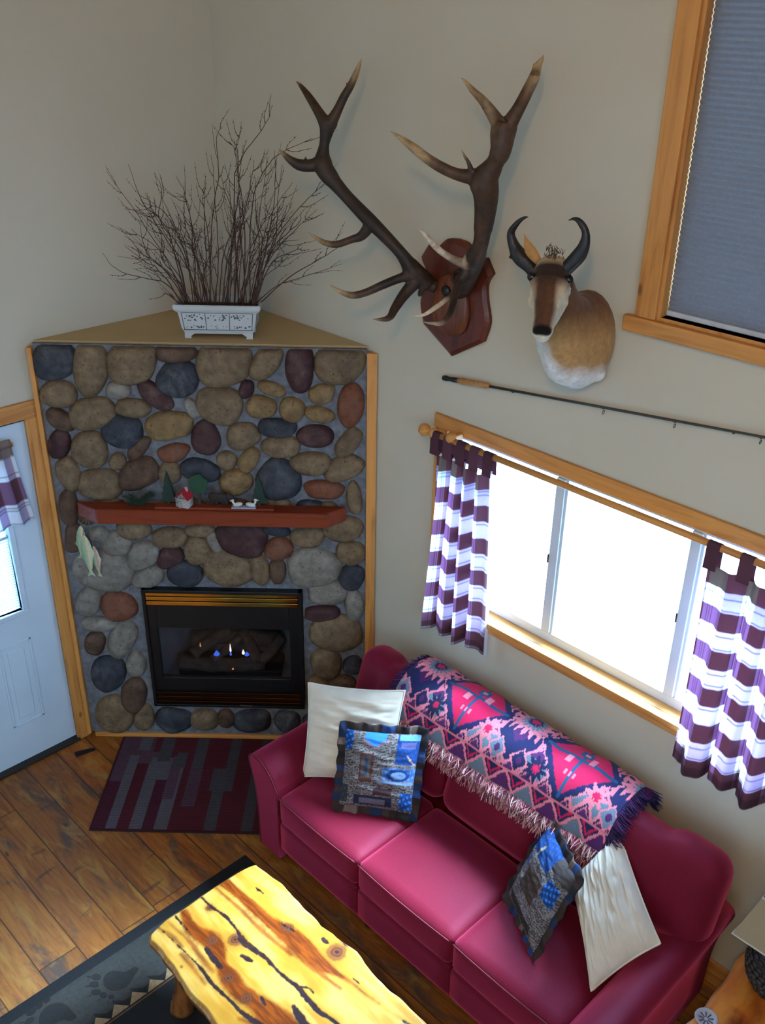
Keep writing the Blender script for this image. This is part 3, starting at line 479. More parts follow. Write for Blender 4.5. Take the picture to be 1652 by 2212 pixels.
# ---- door_1
d = thing('door_1', None, None, (-.03, -1.72, 0), kind='structure')
y0, y1 = DO[0] + .006, DO[1] - .006; LZ = (.99, 1.87); LY = (-2.0, -1.447); PX0, PX1 = -.058, -.014
bm = wall_cells(bmesh.new(), lambda b, u0, u1, z0, z1: bb(b, PX0, PX1, u0, u1, z0, z1), y0, y1, .02, DO[3] - .005, [(LY[0], LY[1], *LZ)])
obj('door_slab', bm, M_WHITE, d, True)
for a, b in ((-1.62, -1.435), (-2.012, -1.827)):
    bm = bmesh.new(); zz = (.27, .81)
    for u0, u1, z0, z1 in ((a, b, zz[0], zz[0] + .014), (a, b, zz[1] - .014, zz[1]), (a, a + .014, *zz), (b - .014, b, *zz)): bb(bm, PX1 - .002, PX1 + .007, u0, u1, z0, z1, .003)
    bb(bm, PX1 - .002, PX1 + .004, a + .045, b - .045, zz[0] + .045, zz[1] - .045, .004)
    obj('raised_panel', bm, M_WHITE, d, True)
bm = bmesh.new()
for u0, u1, z0, z1 in ((LY[0] - .03, LY[1] + .03, LZ[0] - .03, LZ[0]), (LY[0] - .03, LY[1] + .03, LZ[1], LZ[1] + .03), (LY[0] - .03, LY[0], *LZ), (LY[1], LY[1] + .03, *LZ)): bb(bm, PX1 - .03, PX1 + .01, u0, u1, z0, z1, .004)
obj('light_frame', bm, M_WHITE, d, True)
gl = obj('glass_light', bb(bmesh.new(), -.054, -.05, LY[0], LY[1], *LZ), M_GLASS, d, True)
bm = bmesh.new(); k = 0; z = LZ[0] + .02
while z < LZ[1] - .02:
    bm_box(bm, (-.036, (LY[0] + LY[1]) / 2, z), (.012, LY[1] - LY[0] - .012, .0012), 0, Matrix.Rotation(.25, 3, 'Y')); z += .0165
obj('mini_blind', bm, M_VINYL, d, True)
obj('muntin_bar', bb(bmesh.new(), -.049, -.044, LY[0], LY[1], 1.42, 1.44), M_VINYL, d, True)
obj('weatherstrip', bb(bmesh.new(), -.05, -.012, y1 + .0008, y1 + .0055, .02, DO[3]), M_RUBBER, d, True)
for z in (.25, 1.05, 1.85): obj('hinge', tube(bmesh.new(), [(-.008, y1 + .004, z - .05), (-.008, y1 + .004, z + .05)], .006), M_ALU, d, True)
obj('threshold', bb(bmesh.new(), -.1, .03, DO[0], DO[1], .001, .019, .004), M_RUBBER, d, True)
obj('door_knob', lathe(bmesh.new(), [(0, 0), (.03, 0), (.03, .008), (.012, .012), (.012, .035), (.028, .045), (.028, .06), (0, .068)], 20, (PX1, y0 + .07, .95), 'x'), M_BRASS, d, True)
struct('trim_9', bb(bmesh.new(), 0, .02, DO[1] - .012, -A - .002, 0, DO[3] + .012, .004), M_PINE)
struct('trim_10', bb(bmesh.new(), 0, .02, DO[0] - .085, DO[0] + .012, 0, DO[3] + .012, .004), M_PINE)
struct('trim_11', bb(bmesh.new(), 0, .022, DO[0] - .1, -A - .002, DO[3] + .012, DO[3] + .1, .004), M_PINEY)
bm = bb(bmesh.new(), -.1, -.0, DO[1], DO[1] + .012, 0, DO[3]); bb(bm, -.1, 0, DO[0] - .012, DO[0], 0, DO[3]); bb(bm, -.1, 0, DO[0], DO[1], DO[3], DO[3] + .012)
struct('trim_12', bm, M_PINE)
# ================================================================== STONE FACE, GAS FIRE, MANTEL
sf = thing('stone_fireplace', 'tall corner fireplace face of rounded river stones set in grey mortar', 'fireplace', FL, FR)
SW = WFACE - .028
bm = wall_cells(bmesh.new(), lambda b, u0, u1, z0, z1: bb(b, u0, u1, -.022, -.001, z0, z1), .028, SW, .03, H - .004, [FO])
obj('mortar_bed', bm, M_MORTAR, sf)
def stones():
    bm = bmesh.new(); keys = list(STONE)
    for s, z, ax, az, bx, bz, k in D['STONES']:
        a = Vector((ax, az)) * 1.13; b = Vector((bx, bz)) * 1.13; sz = (a.length * b.length) ** .5; dep = min(.058, .022 + .36 * sz)
        ph = [random.uniform(0, 6.28) for _ in range(4)]; am = [random.uniform(.02, .075), random.uniform(.01, .05), random.uniform(0, .03)]; pw = random.uniform(1.95, 2.5)
        seg = 26; rings = []; prof = [(1.0, -.2), (1.0, .05), (.965, .3), (.9, .55), (.78, .78), (.58, .93), (.3, 1.0)]
        for rr, hh in prof:
            ring = []
            for q in range(seg):
                t = 2 * PI * q / seg; ct, st = math.cos(t), math.sin(t)
                m = 1 + am[0] * math.sin(2 * t + ph[0]) + am[1] * math.sin(3 * t + ph[1]) + am[2] * math.sin(5 * t + ph[2])
                u = math.copysign(abs(ct) ** (2 / pw), ct) * m * rr; w = math.copysign(abs(st) ** (2 / pw), st) * m * rr
                p = Vector((s, z)) + a * u + b * w
                p.x = max(.03, min(SW - .002, p.x)); p.y = max(.034, min(H - .008, p.y))
                if FO[0] - .012 < p.x < FO[1] + .012 and FO[2] - .012 < p.y < FO[3] + .012:      # cut back round the gas fire
                    e = [(abs(p.x - FO[0] + .012), 0, FO[0] - .012), (abs(p.x - FO[1] - .012), 0, FO[1] + .012), (abs(p.y - FO[2] + .012), 1, FO[2] - .012), (abs(p.y - FO[3] - .012), 1, FO[3] + .012)]
                    _, ii, vv = min(e); p[ii] = vv
                y = -.018 - dep * hh - .004 * noise.noise(Vector((p.x * 18, p.y * 18, ph[3])))
                ring.append(bm.verts.new((p.x, y, p.y)))
            rings.append(ring)
        mi = keys.index(k)
        for r0, r1 in zip(rings, rings[1:]):
            for q in range(seg):
                f = bm.faces.new((r0[q], r0[(q + 1) % seg], r1[(q + 1) % seg], r1[q])); f.smooth = True; f.material_index = mi
        f = bm.faces.new(rings[-1]); f.smooth = True; f.material_index = mi
    return bm
obj('river_stones', stones(), list(STONE.values()), sf)
obj('side_trim', bb(bmesh.new(), .003, .027, -.045, -.0, .03, H - .02, .003), M_PINE, sf)
obj('side_trim', prism(bmesh.new(), [(SW + .001, -.003), (SW + .018, -.003), (SW + .05, -.038), (SW + .001, -.038)], .001, H - .02), M_PINE, sf)
obj('base_trim', bb(bmesh.new(), .045, SW - .02, -.035, -.001, .001, .029, .003), M_PINEX, sf)

gf = thing('gas_fireplace', 'black built-in gas fire with brass louvres, glass front and small burning flames', 'gas fire', (*F((FO[0] + FO[1]) / 2, 0, FO[2])[:2], FO[2]), FR)
cxs = (FO[0] + FO[1]) / 2; hw = (FO[1] - FO[0]) / 2; ht = FO[3] - FO[2]
def gb(x0, x1, y0, y1, z0, z1, bv=0, bm=None): return bb(bm or bmesh.new(), x0, x1, y0, y1, z0, z1, bv)
bm = bmesh.new(); E_ = .004
for x0, x1, z0, z1 in ((-hw + E_, -hw + .022, 0, ht), (hw - .022, hw - E_, 0, ht), (-hw + E_, hw - E_, ht - .02, ht), (-hw + E_, hw - E_, 0.001, .016)): gb(x0, x1, -.066, .05, z0, z1, .002, bm)
obj('surround_frame', bm, M_BLACK, gf)
DZ = (.2, .545); DX = .37; CO = -.005
bm = bmesh.new()
for x0, x1, z0, z1 in ((-hw + .022, -DX + CO, .108, .7), (DX + CO, hw - .022, .108, .7), (-DX + CO, DX + CO, .108, DZ[0]), (-DX + CO, DX + CO, DZ[1], .7)): gb(x0, x1, -.05, -.02, z0, z1, .002, bm)
obj('door_frame', bm, M_BLACK, gf)
for z in (.702, .732, .761): obj('upper_louvre', bm_box(bmesh.new(), (0, -.06, z + .012), (2 * hw - .05, .004, .023), .001, Matrix.Rotation(0.02, 3, 'X')), M_BRASS, gf)
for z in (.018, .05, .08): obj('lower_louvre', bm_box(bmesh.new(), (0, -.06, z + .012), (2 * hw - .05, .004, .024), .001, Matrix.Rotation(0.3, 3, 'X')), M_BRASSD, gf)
for z0, z1 in ((.016, .108), (.7, ht - .02)): obj('louvre_backing', gb(-hw + .022, hw - .022, -.02, -.012, z0, z1), M_BLACKMATTE, gf)
obj('lighter_plate', bm_box(bmesh.new(), (.1, -.069, .02), (.07, .003, .006), 0, Matrix.Rotation(.05, 3, 'Y')), M_ALU, gf)
obj('glass_front', gb(-DX + CO, DX + CO, -.03, -.026, *DZ), M_DARKGLASS, gf)
bm = bmesh.new(); w_, dp = .385, .3
q = [bm.verts.new(p) for p in ((-w_, 0, .15), (w_, 0, .15), (w_ * .68, dp, .15), (-w_ * .68, dp, .15), (-w_, 0, .6), (w_, 0, .6), (w_ * .68, dp, .6), (-w_ * .68, dp, .6))]
for f in ((0, 1, 2, 3), (4, 5, 6, 7), (0, 3, 7, 4), (1, 2, 6, 5), (2, 3, 7, 6)): bm.faces.new([q[i] for i in f])
obj('firebox', bm, M_FIREWALL, gf)
obj('burner_tray', gb(-.3, .3, .03, .22, .152, .2, .01), M_BLACKMATTE, gf)
def log(pts, r, seed):
    bm = bmesh.new(); P = spline(pts, 6); rr = [r * (1 + .13 * noise.noise(Vector((i * .9, seed, 0)))) for i in range(len(P))]; tube(bm, P, rr, 14)
    for v in bm.verts: v.co += Vector((0, 0, 1)) * .012 * noise.noise(v.co * 35)
    return bm
for i, (p, r) in enumerate([([(-.3, .06, .235), (0, .05, .22), (.2, .07, .23)], .042), ([(-.24, .2, .3), (0, .21, .32), (.26, .2, .3)], .05), ([(-.22, .07, .28), (-.12, .14, .33), (-.02, .2, .36)], .034),
                            ([(.06, .2, .36), (.12, .12, .3), (.17, .05, .24)], .032), ([(.16, .05, .22), (.24, .1, .3), (.3, .16, .35)], .03), ([(-.1, .05, .26), (-.02, .1, .3), (.05, .17, .34)], .026)]):
    obj('ceramic_log', log(p, r, i), M_LOG, gf)
def flame(x, y, z, h, r, m):
    bm = lathe(bmesh.new(), [(r * .5, 0), (r, h * .2), (r * .75, h * .45), (r * .4, h * .75), (0, h)], 10, (x, y, z)); obj('flame', bm, m, gf)
MF_B = m_emit('flame_blue', (.05, .15, 1, 1), 1.1); MF_W = m_emit('flame_white', (1, .86, .72, 1), 1.6); MF_O = m_emit('flame_orange', (1, .5, .16, 1), .7)
flame(-.07, .035, .3, .035, .018, MF_B); flame(.012, .03, .305, .03, .007, MF_B); flame(.012, .03, .33, .06, .006, MF_W); flame(.085, .03, .315, .035, .009, MF_W); flame(.105, .03, .305, .03, .014, MF_B); flame(-.16, .03, .36, .035, .004, MF_O)
obj('ember', ball(bmesh.new(), (.025, -.005, .235), .006, 8, 6), m_emit('ember_glow', (1, .3, .12, 1), .9), gf)

# ---- mantel shelf
MZ0, MZ1 = 1.522, 1.606
mt = thing('mantel_shelf', 'red-brown wooden mantel shelf with clipped ends fixed to the river stones', 'mantel', FL, FR)
bm = bmesh.new(); prism(bm, [(.152, -.075), (.275, -.165), (1.458, -.165), (1.556, -.075)], MZ0, MZ1); bmesh.ops.bevel(bm, geom=bm.edges[:], offset=.004, segments=2, affect='EDGES')
obj('shelf_board', bm, M_MANTEL, mt)
for x in (.36, .86, 1.36): obj('bracket', bb(bmesh.new(), x - .02, x + .02, -.078, -.02, MZ0 + .01, MZ1 - .012), M_MANTEL, mt)
ZT = MZ1 + .0005
obj('display_board', bb(bmesh.new(), .575, 1.185, -.15, -.1, ZT, ZT + .014, .002), M_MANTEL, None, label='thin wooden board under the cabin and trees on the mantel', cat='board', loc=FL, rotz=FR)
ZB = ZT + .0145
M_PGREEN = m_plain('dark_green_paint', lin(18, 44, 36), .7, .2, 30); M_PGREEN2 = m_plain('leaf_green_paint', lin(22, 62, 38), .7, .2, 30)
M_TRUNK = m_plain('trunk_brown', lin(70, 44, 28), .8)
def L2W(s, y): v = F(s, -y, 0); return v
def mthing(name, label, cat, s, y, z=None, rz=0, group=None):
    p = L2W(s, y); return thing(name, label, cat, (p.x, p.y, ZB if z is None else z), FR + rz, group)
def pine(s, h, w, label, y=-.108):
    t = mthing('tree_ornament', label, 'ornament', s, y, group='cut-out trees on the mantel')
    pts = [(0, h)]; n = 5
    for k in range(n):
        zz = h * (1 - (k + 1) / (n + .4)); ww = w / 2 * (k + 1.3) / (n + .3); pts += [(ww, zz), (ww * .72, zz + h * .03)]
    L = [(-x, z) for x, z in pts[1:]][::-1]
    bm = prism(bmesh.new(), pts[:-1] + L[1:], -.007, .007, lambda u, v, a: (u, a, v)); obj('foliage', bm, M_PGREEN, t)
    obj('trunk', bb(bmesh.new(), -.006, .006, -.006, .006, 0, h * .2), M_TRUNK, t)
pine(.642, .185, .085, 'dark green pine cut-out left of the toy cabin')
pine(1.108, .175, .085, 'dark green pine cut-out behind the white ducks')
t = mthing('tree_ornament', 'round leafy green tree cut-out right of the toy cabin', 'ornament', .8, -.107, group='cut-out trees on the mantel')
bm = prism(bmesh.new(), [(.048 * math.cos(a) * (1 + .1 * math.sin(5 * a)), .115 + .055 * math.sin(a) * (1 + .08 * math.sin(6 * a))) for a in [2 * PI * k / 30 for k in range(30)]], -.007, .007, lambda u, v, a: (u, a, v)); obj('foliage', bm, M_PGREEN2, t)
obj('trunk', bb(bmesh.new(), -.007, .007, -.006, .006, 0, .07), M_TRUNK, t)
c = mthing('cabin_ornament', 'toy log cabin with red roof on the mantel board', 'ornament', .728, -.134, rz=-.35)
M_CLOG = m_plain('cabin_log', lin(176, 172, 166), .7); M_CDARK = m_plain('cabin_chinking', lin(44, 38, 40), .8); M_CRED = m_plain('red_roof', lin(168, 26, 30), .55)
bm = bmesh.new(); prism(bm, [(-.032, 0), (.032, 0), (.032, .05), (0, .09), (-.032, .05)], -.028, .028, lambda u, v, a: (u, a * .8, v))
obj('cabin_wall', bm, M_CDARK, c)
bm = bmesh.new()
for k in range(6): tube(bm, [(-.036, -.0235, .005 + k * .0085), (.036, -.0235, .005 + k * .0085)], .0036, 8); tube(bm, [(.0325, -.026, .005 + k * .0085), (.0325, .026, .005 + k * .0085)], .0036, 8)
for k in range(7): x = -.024 + k * .008; tube(bm, [(x, -.0235, .054), (x, -.0235, .086 - abs(x) * 1.1)], .0024, 6)
obj('log_siding', bm, M_CLOG, c)
bm = bmesh.new()
for sg in (-1, 1): bm_box(bm, (sg * .019, -.001, .0735), (.062, .062, .004), 0, Matrix.Rotation(sg * .9, 3, 'Y'))
obj('roof', bm, M_CRED, c); obj('chimney', bb(bmesh.new(), .004, .016, .006, .018, .07, .106), M_CLOG, c)
obj('cabin_door', bb(bmesh.new(), -.018, -.003, -.0295, -.026, .001, .034), m_plain('cabin_door_paint', lin(150, 148, 150), .6), c)
t = mthing('bear_ornament', 'dark brown bear cut-out between the cabin and the ducks', 'ornament', .905, -.115)
bm = bmesh.new(); 
for cc, r in (((0, 0, .042), (.045, .014, .028)), ((.05, 0, .048), (.022, .013, .019)), ((.07, 0, .04), (.012, .009, .009)), ((-.03, 0, .048), (.03, .014, .026)), ((.045, 0, .068), (.007, .006, .008))): ball(bm, cc, r, 14, 10)
for x in (-.04, -.018, .018, .036): ball(bm, (x, 0, .016), (.01, .011, .018), 10, 8)
obj('bear_body', remesh(bm, .003, 3), m_plain('bear_brown', lin(38, 26, 22), .8, .3, 60), t)
t = mthing('duck_ornament', 'white ducks resting on a pale blue base on the mantel', 'ornament', 1.032, -.14)
obj('water_base', bb(bmesh.new(), -.062, .062, -.016, .016, 0, .007, .002), m_plain('pale_blue_paint', lin(150, 158, 186), .6), t)
for x, fl, hz in ((-.03, 1, .04), (.035, -1, .046)):
    bm = bmesh.new(); ball(bm, (x, 0, .018), (.026, .011, .012), 14, 10, Matrix.Rotation(-.2 * fl, 3, 'Y')); tube(bm, spline([(x - fl * .016 if fl > 0 else x + .016, 0, .02), (x - fl * .026, 0, .033), (x - fl * .024, 0, hz)], 4), .006, 8); ball(bm, (x - fl * .026, 0, hz), (.009, .007, .007)); ball(bm, (x - fl * .036, 0, hz - .002), (.008, .004, .003))
    obj('duck', remesh(bm, .0025, 2), m_plain('duck_white', lin(205, 198, 186), .6), t)
# greenery left on the mantel
t = mthing('pine_sprig', 'loose green pine sprig lying left of the toy trees on the mantel', 'greenery', .49, -.115, ZT)
bm = bmesh.new(); bn = bmesh.new()
for k in range(9):
    a = random.uniform(-.5, .5) + (PI if k % 2 else 0); L = random.uniform(.04, .085); z1 = random.uniform(.015, .075)
    P = spline([(0, 0, .008), (math.cos(a) * L * .5, math.sin(a) * L * .15, z1 * .6 + .006), (math.cos(a) * L, math.sin(a) * L * .3, z1)], 8); tube(bm, P, .0018, 5)
    for p in P[2:]:
        for _ in range(9):
            dv = Vector((random.gauss(0, 1), random.gauss(0, .6), random.gauss(.15, .8))).normalized() * random.uniform(.014, .028); q = Vector(p) + dv
            if q.z < .003: q.z = .003
            tube(bn, [p, q], [.0011, .0003], 4, False)
obj('stem', bm, M_TRUNK, t); obj('needles', bn, m_plain('needle_green', lin(34, 58, 42), .7, .25, 40), t, kind='stuff')
# fish on a cord
fs = thing('fish_ornament', 'pale green wooden fish hanging on a cord from left end of the mantel', 'ornament', F(.178, .08, 1.52), FR)
M_FISH = None
def fish(L, w):
    bm = bmesh.new(); secs = []
    for t_, r in ((0, .1), (.06, .45), (.18, .8), (.35, 1), (.55, .85), (.75, .5), (.85, .28)):
        secs.append(((0, 0, -L * t_), (w * r, 0, 0), (0, w * .42 * r + .001, 0)))
    loft(bm, secs, 16)
    prism(bm, [(0, -.8 * L), (w * .25, -.83 * L), (w * .85, -L), (0, -.95 * L), (-w * .85, -L), (-w * .25, -.83 * L)], -.003, .003, lambda u, v, a: (u, a, v))
    prism(bm, [(w * .9, -.3 * L), (w * 1.35, -.42 * L), (w * .8, -.58 * L)], -.003, .003, lambda u, v, a: (u, a, v)); prism(bm, [(-w * .9, -.42 * L), (-w * 1.3, -.55 * L), (-w * .7, -.62 * L)], -.003, .003, lambda u, v, a: (u, a, v))
    return remesh(bm, .0035, 2)
for dx, dy, dz, L, w, a in ((-.022, -.0, -.055, .21, .026, .1), (-.004, -.02, -.1, .26, .03, -.04), (.034, -.01, -.17, .2, .021, -.07)):
    me = fish(L, w); co = coords(me); u = np.clip((co[:, 0] / w + 1) / 2, 0, 1)[:, None]
    col = (1 - u) * np.array(lin(120, 148, 112)[:3]) + u * np.array(lin(206, 204, 172)[:3])
    st = (np.abs(co[:, 0] - .35 * w) < .0045) & (co[:, 2] > -.8 * L); col[st] = lin(206, 140, 132)[:3] if dx > 0 else lin(214, 196, 150)[:3]
    paint(me, col); o = obj('fish', me, M_FISH or m_attr('painted_fish', .5, .1, 40, .1), fs); M_FISH = me.materials[0]; o.location = (dx, dy, dz); o.rotation_euler = (0, a, 0)
bm = tube(bmesh.new(), spline([(.03, -.01, .0), (.01, -.025, -.04), (-.01, -.02, -.1)], 6), .0015, 5); tube(bm, spline([(.03, -.01, 0), (.03, -.02, -.06), (.034, -.01, -.17)], 6), .0015, 5); tube(bm, spline([(.03, -.01, 0), (0, -.02, -.02), (-.022, 0, -.055)], 6), .0015, 5)
obj('cord', bm, m_plain('jute_cord', lin(120, 96, 66), .9), fs)

# ================================================================== PLANTER WITH TWIGS
pl = thing('planter_box', 'white rectangular planter with grey floral panels on the ledge above the stones', 'planter', F(.918, -.16, H), FR)
M_CERAMIC = m_plain('white_glazed_ceramic', lin(196, 198, 196), .5, .06, 8, bump=.05); M_INK = m_plain('blue_grey_glaze', lin(86, 92, 106), .5)
bm = bmesh.new()
def ringp(hx, hy, z): return [(-hx, -hy, z), (hx, -hy, z), (hx, hy, z), (-hx, hy, z)]
levels = [[(x, y + .012 if y > 0 else y, z) for x, y, z in r] for r in (ringp(.165, .062, .022), ringp(.18, .07, .05), ringp(.192, .076, .13), ringp(.212, .088, .146), ringp(.214, .09, .172), ringp(.2, .078, .172), ringp(.186, .068, .1))]
vs = [[bm.verts.new(p) for p in r] for r in levels]
for a, b in zip(vs, vs[1:]):
    for k in range(4): bm.faces.new((a[k], a[(k + 1) % 4], b[(k + 1) % 4], b[k]))
bm.faces.new(vs[0][::-1]); bm.faces.new(vs[-1]); bmesh.ops.bevel(bm, geom=bm.edges[:], offset=.003, segments=2, affect='EDGES')
obj('planter_body', bm, M_CERAMIC, pl)
for sx in (-1, 1):
    for sy in (-1, 1):
        bm = prism(bmesh.new(), [(0, 0), (.034, 0), (.03, .01), (.05, .024), (.05, .03), (0, .03)], 0, .02, lambda u, v, a: (sx * (.168 - u), sy * (.066 - a), v)); obj('foot', bm, M_CERAMIC, pl)
bm = bmesh.new(); fy = lambda z: -(.07 + (z - .05) * .075) - .0015
def fline(p, q, w=.0016): tube(bm, [(p[0], fy(p[1]), p[1]), (q[0], fy(q[1]), q[1])], w, 4)
for x in (-.17, -.058, .058, .17): fline((x * .97, .045), (x * 1.03, .132))
for z in (.045, .132): fline((-.17, z), (.17, z))
for p in range(3):
    for _ in range(26):
        x = -.114 + p * .114 + random.uniform(-.046, .046); z = random.choice((random.uniform(.055, .07), random.uniform(.105, .125), random.uniform(.09, .125)))
        r = random.uniform(.002, .0058); ball(bm, (x, fy(z), z), (r, .0012, r * random.uniform(.5, 1)), 7, 5)
obj('floral_decoration', bm, M_INK, pl)
obj('dry_moss', rounded((0, 0, .128), (.19, .07, .018), .012, 8, (0, 0, .008)), m_plain('dark_moss', lin(52, 44, 36), .95, .4, 60, bump=.8), pl)
M_TWIG = m_plain('twig_bark', lin(70, 46, 38), .8, .25, 30)
TG = 'bare twigs standing in the white planter'
TL = {0: 'long twig leaning farthest to the upper left out of the planter', 1: 'straight twig next to the one leaning farthest to the upper left', 2: 'lowest twig bending out to the left of the planter', 8: 'tallest twig curving up to the right from the planter', 9: 'twig that ends between the big antler\'s tines', 5: 'tall thin twig hooked to the right at its tip', 12: 'lowest twig reaching out to the right under the antler', 34: 'short twig in the middle of the planter', 13: 'twig with a tight curl at its upper right end'}
def twig(P3, r0, seed, sub=4, base=None):
    inside = lambda p: np.array(safe(p[0] + base[0], -(p[1] + base[1]), p[2] + base[2])) - base
    rd = random.Random(seed); bm = bmesh.new(); P = spline(P3, 7); n = len(P)
    P = [p + np.array((noise.noise(Vector((i * .35, seed, 0))), noise.noise(Vector((i * .35, seed, 9))), 0)) * .008 * min(1, i / 5) for i, p in enumerate(P)]
    P = [inside(p) for p in P]
    tube(bm, P, [r0 * (1 - .72 * i / (n - 1)) for i in range(n)], 5)
    for _ in range(sub):
        i = rd.randint(int(n * .3), n - 3); p = np.array(P[i]); d = P[i + 1] - P[i]; d = d / (np.linalg.norm(d) + 1e-9)
        sd = np.array((rd.gauss(0, 1), rd.gauss(0, .5), rd.gauss(0, 1))); sd -= d * sd.dot(d); sd /= np.linalg.norm(sd) + 1e-9; L = rd.uniform(.04, .16)
        q = spline([p, p + (d * .6 + sd * .5) * L * .5, p + (d * 1.0 + sd * .45) * L], 4); q = [inside(x) for x in q]; tube(bm, q, [r0 * .5 * (1 - .6 * k / (len(q) - 1)) for k in range(len(q))], 4)
        for k in range(1, len(q), 2): ball(bm, q[k] + sd * .002, r0 * .75, 5, 4)
    return bm
def safe(s, off, z):
    off = max(off, -A / R2 + abs(s - A / R2) + .03); return (s, -off, z)
allt = [([safe(*p) for p in tw], .0032) for tw in D['TWIGS']]
for k in range(34):
    s0 = random.uniform(.76, 1.08); o0 = random.uniform(-.2, -.12); lean = (s0 - .92) * random.uniform(.9, 2.4) + random.gauss(0, .06); hgt = random.uniform(.22, .6)
    allt.append(([safe(s0, o0, 2.59), safe(s0 + lean * .3, o0, 2.59 + hgt * .45), safe(s0 + lean * .75 + random.gauss(0, .02), o0 + random.uniform(-.03, .08), 2.59 + hgt * .8), safe(s0 + lean, o0 + random.uniform(-.05, .12), 2.59 + hgt)], .0027))
for i, (P, r) in enumerate(allt):
    b = P[0]; b = (min(max(b[0], .745), 1.09), min(max(b[1], .105), .215), 2.578); P = [b] + P[1:]
    base = np.array((b[0], b[1], b[2])); w0 = F(b[0], -b[1], b[2])
    obj('twig', twig([np.array(p) - base for p in P], r, i, 5 if i < 34 else 6, base), M_TWIG, None, label=TL.get(i, 'thin bare brown twig in the crowded bunch in the white planter'), cat='twig', group=TG, loc=w0, rotz=FR)
# ================================================================== ELK ANTLERS ON A SHIELD
an = thing('antler_mount', 'huge dark elk antlers mounted on a red-brown shield on the wall', 'antlers', (1.715, 0, 2.79))
half = [(0, .258), (.055, .25), (.098, .216), (.108, .2), (.165, .206), (.205, .148), (.176, .098), (.182, .03), (.203, -.06), (.178, -.15), (.095, -.2), (0, -.258)]
def shield(k): 
    P = [p[:2] for p in spline([(x * k, z * k) for x, z in half[:3]], 4)] + [(x * k, z * k) for x, z in half[3:5]] + [(p[0], p[1]) for p in spline([(x * k, z * k) for x, z in half[5:10]], 4)] + [(x * k, z * k) for x, z in half[10:]]
    return [tuple(p) for p in P] + [(-x, z) for x, z in P[::-1][1:-1]]
XY = lambda u, v, a: (u, a, v)
bm = bmesh.new(); lo = shield(1.0); hi = shield(.92)
rings = [[bm.verts.new((x, y, z)) for x, z in r] for r, y in ((lo, -.001), (lo, -.018), (hi, -.03))]
for a, b in zip(rings, rings[1:]):
    for k in range(len(a)): bm.faces.new((a[k], a[(k + 1) % len(a)], b[(k + 1) % len(a)], b[k]))
bm.faces.new(rings[0]); bm.faces.new(rings[-1])
obj('shield_board', bm, M_PLAQUE, an)
disc = [(.105 * math.copysign(abs(math.cos(t)) ** .8, math.cos(t)) * (1 - .12 * math.sin(t)), -.02 + .135 * math.sin(t)) for t in [2 * PI * k / 40 for k in range(40)]]
bm = bmesh.new(); rings = [[bm.verts.new((x * k, y, -.02 + (z + .02) * k)) for x, z in disc] for k, y in ((1, -.028), (1, -.045), (.9, -.058), (.6, -.066))]
for a, b in zip(rings, rings[1:]):
    for k in range(40): f = bm.faces.new((a[k], a[(k + 1) % 40], b[(k + 1) % 40], b[k])); f.smooth = True
bm.faces.new(rings[0]); bm.faces.new(rings[-1]); obj('skull_cover', bm, M_PLAQUE2, an)
obj('centre_knob', lathe(bmesh.new(), [(.0, 0), (.024, 0), (.022, -.014), (.012, -.02), (0, -.021)], 20, (-.005, -.062, .045), 'y'), M_BLACK, an)
M_ANTLER = m_attr('antler', .55, .3, 45, .5, 90, spec=.35)
def antler(key, base, burr, light):
    bm = bmesh.new(); tips = []
    for i, t in enumerate(D[key]):
        P = spline(t, 6); tube(bm, [p[:3] for p in P], [max(.0024, p[3] * (1.22 if p[3] > .03 else 1.12)) for p in P], 14); tips.append((np.array(P)[:, :3], i))
    b = Vector(t0) if (t0 := D[key][0][0][:3]) else None
    tube(bm, [base, D[key][0][0][:3], D[key][0][1][:3]], [.028, .03, .03], 14)
    for k in range(14):                                   # knobbly burr
        a = 2 * PI * k / 14; p = Vector(burr[0]); d = Vector(burr[1]).normalized(); u = d.orthogonal().normalized(); w = d.cross(u)
        ball(bm, p + (u * math.cos(a) + w * math.sin(a)) * .034, .011, 8, 6)
    me = remesh(bm, .0048, 4)
    co = coords(me); c = np.empty((len(co), 3)); dark = np.array(lin(36, 27, 22)[:3]); mid = np.array(lin(80, 55, 36)[:3]); pale = np.array(lin(178, 146, 104)[:3]); bone = np.array(lin(214, 190, 158)[:3])
    best = np.full(len(co), 9.); w = np.zeros(len(co)); br = np.zeros(len(co))
    for P, i in tips:
        for j, p in enumerate(P):
            dd = np.linalg.norm(co - p, axis=1); m = dd < best; best[m] = dd[m]; f = j / (len(P) - 1)
            w[m] = light.get(i, (.62, 0))[1] + max(0, (f - light.get(i, (.62, 0))[0]) / (1 - light.get(i, (.62, 0))[0] + 1e-6)) if i else light.get(0, (9, 0))[1] * f; br[m] = 1 if light.get(i, (0, 0, 0))[-1] == 'b' else 0
    st = np.array([noise.noise(Vector((p[0] * 16, p[1] * 16, p[2] * 6))) for p in co])
    w = np.clip(w + st * .3 * (w > .02), 0, 1)[:, None]; k = np.clip(.5 + st * .9, 0, 1)[:, None]
    c = (1 - k) * dark + k * (dark * .6 + mid * .4)
    c = np.where(w < .5, c + (mid - c) * (w * 2), mid + ((pale * (1 - br[:, None]) + bone * br[:, None]) - mid) * (w * 2 - 1))
    paint(me, c); return me
obj('antler', antler('LEFT_ANTLER', (1.63, -.045, 2.83), ((1.585, -.085, 2.83), (-.6, -.6, .3)), {1: (.55, .12), 2: (.4, .15), 4: (.5, 0), 6: (.3, .12), 7: (.45, .15), 8: (.6, .05)}), M_ANTLER, an, True, label='darker left antler')
